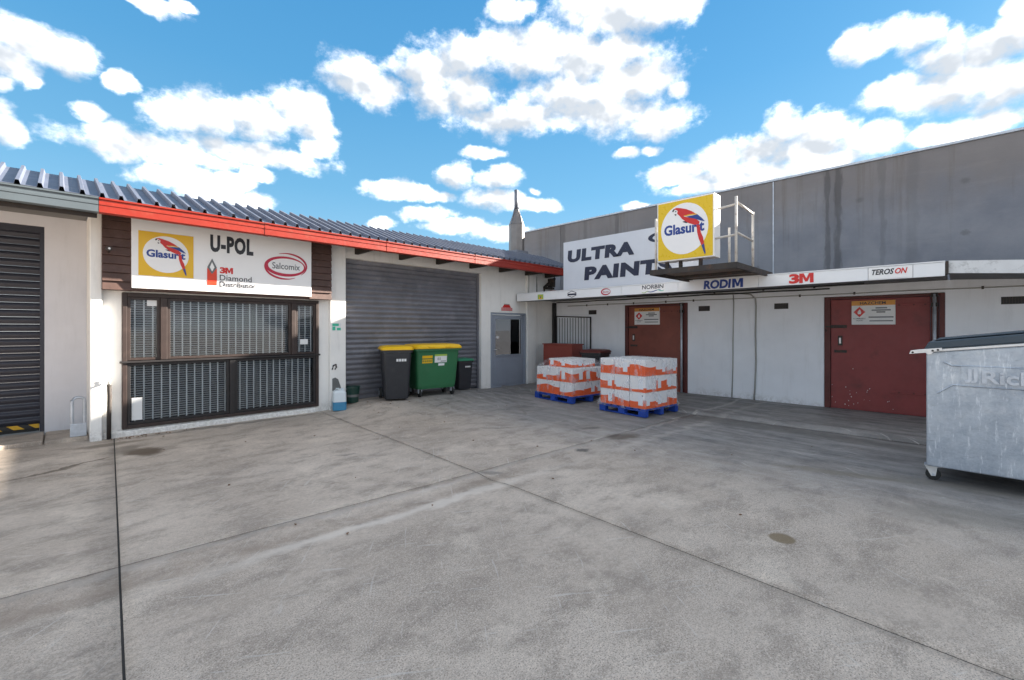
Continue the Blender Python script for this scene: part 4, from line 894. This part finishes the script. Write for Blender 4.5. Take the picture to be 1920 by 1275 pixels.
for sx in (-1, 1):
    MB().tube([(sx * .58, -.1, .90), (sx * .66, -.1, .90), (sx * .66, .1, .90), (sx * .58, .1, .90)], .02, 6).build('side_grip', 'bin_green', bn, local=True)
    for sy in (-1, 1):
        wl = MB().tube([(sx * .43 - .025, sy * .20, .075), (sx * .43 + .025, sy * .20, .075)], .075, 16).build('wheel', 'rubber', bn, local=True)
        MB().tube([(sx * .43 + .026, sy * .20, .075), (sx * .43 + .03, sy * .20, .075)], .028, 10).build('hub', 'bright_galv', wl, local=True)
        MB().box(sx * .43 - .045, sy * .20 - .03, .08, sx * .43 - .03, sy * .20 + .03, .168).box(sx * .43 + .032, sy * .20 - .03, .08, sx * .43 + .045, sy * .20 + .03, .168).build('fork', 'galv', wl, local=True)
def on_front(x0, x1, z0, z1, name, mat, out=.003):
    yf = lambda z: -.26 - .07 * (z - .24) / .74 - out
    return MB().add([(x0, yf(z0), z0), (x1, yf(z0), z0), (x1, yf(z1), z1), (x0, yf(z1), z1), (x0, yf(z0) + .01, z0), (x1, yf(z0) + .01, z0), (x1, yf(z1) + .01, z1), (x0, yf(z1) + .01, z1)], [(0, 1, 2, 3), (4, 7, 6, 5), (0, 4, 5, 1), (1, 5, 6, 2), (2, 6, 7, 3), (3, 7, 4, 0)]).build(name, mat, bn, local=True)
on_front(-.10, .22, .74, .92, 'label_sheet', 'paper'); on_front(-.10, .22, .88, .92, 'label_band', 'print_lime', .005)
for x in (-.02, .03): on_front(x, x + .014, .79, .85, 'label_print', 'print_black', .005)
on_front(.06, .20, .76, .775, 'label_print', 'print_grey', .005)
on_front(-.42, -.16, .735, .82, 'sticker', 'print_yellow'); on_front(-.42, -.16, .84, .90, 'sticker', 'print_yellow')
for k in range(5): on_front(-.41 + k * .05, -.385 + k * .05, .76, .80, 'sticker_print', 'bin_green', .005)
on_front(.0, .16, .67, .72, 'sticker', 'fascia_white')
# bucket, jerrycan
bk = thing('bucket', 'dark green plastic bucket in the corner of the roller door', 'bucket', (4.24, 8.80, gh(4.24, 8.8) + .006))
bz = WL[bk.name]
MB().loft([circ(4.24, 8.80, bz[2] + z, r) for z, r in ((0, .105), (.005, .11), (.30, .14), (.305, .15), (.33, .15), (.33, .138), (.05, .105))]).build('shell', 'bucket_green', bk, smooth=False)
MB().loft([circ(4.24, 8.80, bz[2] + z, r, 20) for z, r in ((.12, .1245), (.17, .1305))], cap=False).build('label_band', 'soffit', bk)
MB().tube([(4.24 + .15 * math.cos(R_(a)), 8.80 - .02, bz[2] + .31 - .10 * math.sin(R_(a))) for a in range(0, 181, 20)], .004, 5).build('handle', 'galv', bk)
jc = thing('jerrycan', 'milky white and blue plastic jerrycan at the foot of the pillar', 'jerrycan', (3.87, 8.60, gh(3.87, 8.6) + .004), R_(-20)); WL[jc.name] = (0, 0, 0)
MB().loft([rr(.23, .22, .04, .001), rr(.25, .24, .04, .01), rr(.25, .24, .04, .165)]).build('tray', 'jerry_blue', jc, local=True)
MB().loft([rr(.245, .235, .04, .167), rr(.24, .23, .04, .34), rr(.19, .18, .04, .385), rr(.17, .16, .04, .39)]).build('body', 'jerry_white', jc, local=True)
MB().tube([(.05, 0, .385), (.05, 0, .425)], .028, 12).build('cap', 'jerry_white', jc, local=True)
MB().tube([(-.07, -.0, .385), (-.06, 0, .42), (-.01, 0, .42), (0, 0, .385)], .012, 6).build('handle', 'jerry_white', jc, local=True)

# ------------------------------------------------------------------ pallets, cartons and wrap
def pallet(label, loc, rz, lx, ly):
    p = thing('pallet', label, 'pallet', loc, rz); WL[p.name] = (0, 0, 0)
    for k in range(7): MB().box(-lx / 2, -ly / 2 + k * (ly - .1) / 6, .118, lx / 2, -ly / 2 + k * (ly - .1) / 6 + .1, .14).build('deck_board', 'pallet_blue', p, local=True, bev=.003, bseg=1)
    for i in range(3):
        x = -lx / 2 + i * (lx - .1) / 2
        MB().box(x, -ly / 2, .096, x + .1, ly / 2, .117).build('stringer_board', 'pallet_blue', p, local=True)
        MB().box(x, -ly / 2, .0, x + .1, ly / 2, .016).build('bottom_board', 'pallet_blue', p, local=True)
        for j in range(3):
            y = -ly / 2 + j * (ly - .145) / 2
            MB().box(x, y, .0165, x + .1, y + .145, .0955).build('block', 'pallet_blue', p, local=True)
    return p
CW, CD, CH = .375, .375, .292
carton_src = None
def carton(root_loc, rz, i, j, lay, label, group, cw, cd, jit=.006, top=False):
    global carton_src
    lx = (i - 1) * (cw + .010) + random.uniform(-jit, jit); ly = (j - 1) * (cd + .010) + random.uniform(-jit, jit)
    z = .142 + lay * (CH + .002)
    if carton_src is None:
        mb = MB().box(-.5, -.5, 0, .5, .5, 1)
        carton_src = MB().box(-CW / 2, -CD / 2, -CH / 2, CW / 2, CD / 2, CH / 2).build('carton', 'carton', None, bev=.006, bseg=1); o = carton_src
    else:
        o = carton_src.copy(); C.objects.link(o); o.name = 'carton'
    c_, s_ = math.cos(rz), math.sin(rz)
    o.location = (root_loc[0] + lx * c_ - ly * s_, root_loc[1] + lx * s_ + ly * c_, root_loc[2] + z + CH / 2)
    o.rotation_euler = (0, 0, rz + random.choice((0, math.pi / 2, math.pi, -math.pi / 2)) + random.uniform(-.012, .012))
    o['label'] = label; o['category'] = 'carton'; o['group'] = group
    return o
LAY = ['bottom', 'middle', 'top']; COLS = ['nearest the camera side', 'centre', 'far side']
def load(loc, rz, layers, nm, grp, k):
    for l, cells in enumerate(layers):
        for i in range(3):
            for j in range(3):
                if (i, j) not in cells: continue
                if (i, j) == (1, 1) and l < len(layers) - 1: continue
                layn = ('bottom', 'upper')[l] if nm == 'low domed' else LAY[l]
                side = ('yard-side', 'middle', 'store-side')[i]; rank = ('right', 'middle', 'left')[j]
                carton(loc, rz, i, j, l, f'white and orange carton, {layn} layer, {side} row, {rank} column of the {nm} pallet load', grp, CW * k, CD * k).scale = (k, k, 1)
PL1 = (8.34, 6.33, .012); PR1 = R_(-8); PL2 = (7.98, 4.44, .012); PR2 = R_(-7)
pallet('blue pallet under the lower domed load of cartons', PL1, PR1, 1.2, 1.22)
pallet('blue pallet under the taller square load of cartons', PL2, PR2, 1.06, 1.06)
ALL = [(i, j) for i in range(3) for j in range(3)]
load(PL1, PR1, [ALL, ALL], 'low domed', 'cartons on the low domed pallet', 1.0)
for i, j in ((0, 0), (1, 0), (0, 1), (1, 1)):
    o = carton(PL1, PR1, i + .6, j + .6, 2, f'white and orange carton flat on top of the low domed load, {("yard", "store")[i]} side {("right", "left")[j]}', 'cartons on the low domed pallet', CW, CD)
    o.scale = (1.0, 1.0, .62); o.location.z -= CH * .19
load(PL2, PR2, [ALL, ALL, ALL], 'tall square', 'cartons on the tall square pallet', .90)
def wrap(label, loc, rz, prof):
    w = MB(); rings = []; nseg = 40
    for (z, hw, r) in prof:
        base = rr(2 * hw, 2 * hw, r, z, 0, 0, 9); ring = []
        for k, q in enumerate(base):
            a = noise.noise((q[0] * 5, q[1] * 5, z * 7)) * .012
            d = Vector((q[0], q[1], 0)); d = d.normalized() if d.length else d
            ring.append((q[0] + d.x * a, q[1] + d.y * a, z + noise.noise((q[0] * 4 + 9, q[1] * 4, z)) * .008))
        rings.append(ring)
    o = w.loft(rings).build('stretch_wrap', 'wrap', None, smooth=True)
    o.location = loc; o.rotation_euler = (0, 0, rz)
    return tag(o, label, 'wrap')
wrap('clear stretch film over the low domed carton load', PL1, PR1, [(.10, .60, .03), (.16, .592, .03), (.30, .59, .04), (.44, .592, .04), (.60, .59, .04), (.745, .585, .07), (.80, .545, .12), (.86, .49, .14), (.915, .42, .14), (.932, .30, .12)])
wrap('clear stretch film round the tall square carton load', PL2, PR2, [(.12, .575, .03), (.20, .545, .03), (.35, .535, .04), (.45, .53, .03), (.60, .535, .04), (.75, .53, .03), (.9, .533, .04), (1.0, .53, .03), (1.03, .527, .05), (1.04, .45, .05)])
# maroon cabinet behind the left pallet
mc = thing('steel_cabinet', 'maroon steel cabinet in the corner behind the left pallet', 'cabinet', (9.75, 7.72, .04))
MB().box(9.52, 7.22, .06, 10.0, 8.22, 1.17).build('body', 'maroon_steel', mc, bev=.01)
MB().box(9.50, 7.20, 1.171, 10.02, 8.24, 1.20).build('lid', 'maroon_steel', mc, bev=.006)
for x, y in ((9.56, 7.26), (9.94, 7.26), (9.56, 8.14), (9.94, 8.14)): MB().box(x, y, .035, x + .04, y + .04, .06).build('foot', 'dark_steel', mc)

# ------------------------------------------------------------------ galvanised front-lift skip
sk = thing('skip_bin', 'large scuffed galvanised steel skip with slate lid on castors at the right', 'skip', (7.1, -.65, 0))
YL, YR, XF, XB = .24, -1.62, 6.43, 7.75
zt = lambda y: 1.352 + (.24 - y) * .128
MB().prism([(YL, .165), (YR, .165), (YR, zt(YR)), (YL, zt(YL))], (XF, 0, 0), Y_, Z_, X_, XB - XF).build('body', 'skip', sk, bev=.012)
MB().prism([(YL + .012, zt(YL)), (YR - .012, zt(YR)), (YR - .012, zt(YR) + .028), (YL + .012, zt(YL) + .028)], (XF - .016, 0, 0), Y_, Z_, X_, XB - XF + .03).build('rim', 'bright_galv', sk, bev=.006)
MB().prism([(YL + .02, zt(YL) + .03), (YR - .02, zt(YR) + .03), (YR - .02, zt(YR) + .125), (YL - .02, zt(YL) + .115)], (XF - .028, 0, 0), Y_, Z_, X_, XB - XF + .05).build('lid', 'skip_lid', sk, bev=.014)
MB().prism([(YL - .06, zt(YL) + .128), (YR + .02, zt(YR) + .127), (YR + .02, zt(YR) + .145), (YL - .08, zt(YL) + .143)], (XF + .06, 0, 0), Y_, Z_, X_, XB - XF - .1).build('lid_ridge', 'skip_lid', sk, bev=.005)
SKO = (XF, 0, 0)
# pressed name panel with bevelled arms
shape(sk, [(.02, 1.035), (1.45, 1.030), (1.45, 1.215), (.02, 1.222)], 'skip', SKO, NY, Z_, .0005, .010, 'name_panel')
for pts in ([(-.105, 1.262), (-.045, 1.226), (.02, 1.226)], [(-.155, .935), (-.04, 1.030), (.02, 1.030)], [(.021, 1.228), (1.45, 1.221)], [(.021, 1.028), (1.45, 1.023)]):
    MB().tube([(XF - .004, -a, b_) for a, b_ in pts], .009, 6).build('pressed_rib', 'skip', sk)
lettering(sk, 'JJ', 'galv', SKO, NY, Z_, (.045, 1.062, .135, 1.20), .03, 0, .0115, .014)
lettering(sk, 'Richards', 'galv', SKO, NY, Z_, (.165, 1.062, .86, 1.19), .024, 0, .0115, .014)
hb = MB().prism([(.374, 1.335), (.36, 1.372), (.30, 1.385), (.12, 1.408), (.115, 1.378), (.18, 1.366), (.20, 1.338), (.225, 1.332), (.245, 1.352)], (XF - .040, 0, 0), Y_, Z_, X_, .012).build('hinge_bracket', 'bright_galv', sk, bev=.002)
for y, z in ((.345, 1.353), (.19, 1.375), (.15, 1.385)): MB().tube([(XF - .041, y, z), (XF - .044, y, z)], .010, 10).build('pin_hole', 'black_frame', hb)
for y in (.20, -1.5):
    for x in (XF + .12, XB - .15):
        w_ = MB().tube([(x - .022, y - .01, .062), (x + .022, y - .01, .062)], .062, 18).build('castor', 'rubber', sk, bev=.006)
        MB().box(x - .05, y - .06, .150, x + .05, y + .06, .164).build('swivel_plate', 'galv', w_)
        for dx in (-.034, .026): MB().prism([(y + .055, .149), (y - .045, .149), (y - .03, .05), (y + .005, .045)], (x + dx, 0, 0), Y_, Z_, X_, .008).build('fork', 'bright_galv', w_)
        MB().tube([(x - .045, y - .01, .062), (x + .045, y - .01, .062)], .012, 8).build('axle', 'galv', w_)

# ------------------------------------------------------------------ fallen leaves and grit
lv = MB()
for k in range(90):
    q = random.random()
    if q < .45: x, y = .5 + abs(random.gauss(0, .5)), 8.72 - abs(random.gauss(0, .08))
    elif q < .7: x, y = random.uniform(3.9, 7.5), random.uniform(7.6, 8.6)
    else: x, y = random.uniform(.4, 8), random.uniform(.8, 8)
    a = random.uniform(0, 6.28); l = random.uniform(.008, .024); z = gh(x, y) + .006
    ca, sa = math.cos(a) * l, math.sin(a) * l
    lv.add([(x + ca, y + sa, z), (x - sa * .5, y + ca * .5, z + .004), (x - ca, y - sa, z + .002), (x + sa * .5, y - ca * .5, z + .008), (x, y, z - .004)], [(0, 1, 2, 3), (0, 4, 1), (1, 4, 2), (2, 4, 3), (3, 4, 0)])
tag(lv.build('leaf_litter', 'leaf'), 'scattered dead leaves and grit on the yard', 'leaves', kind='stuff')
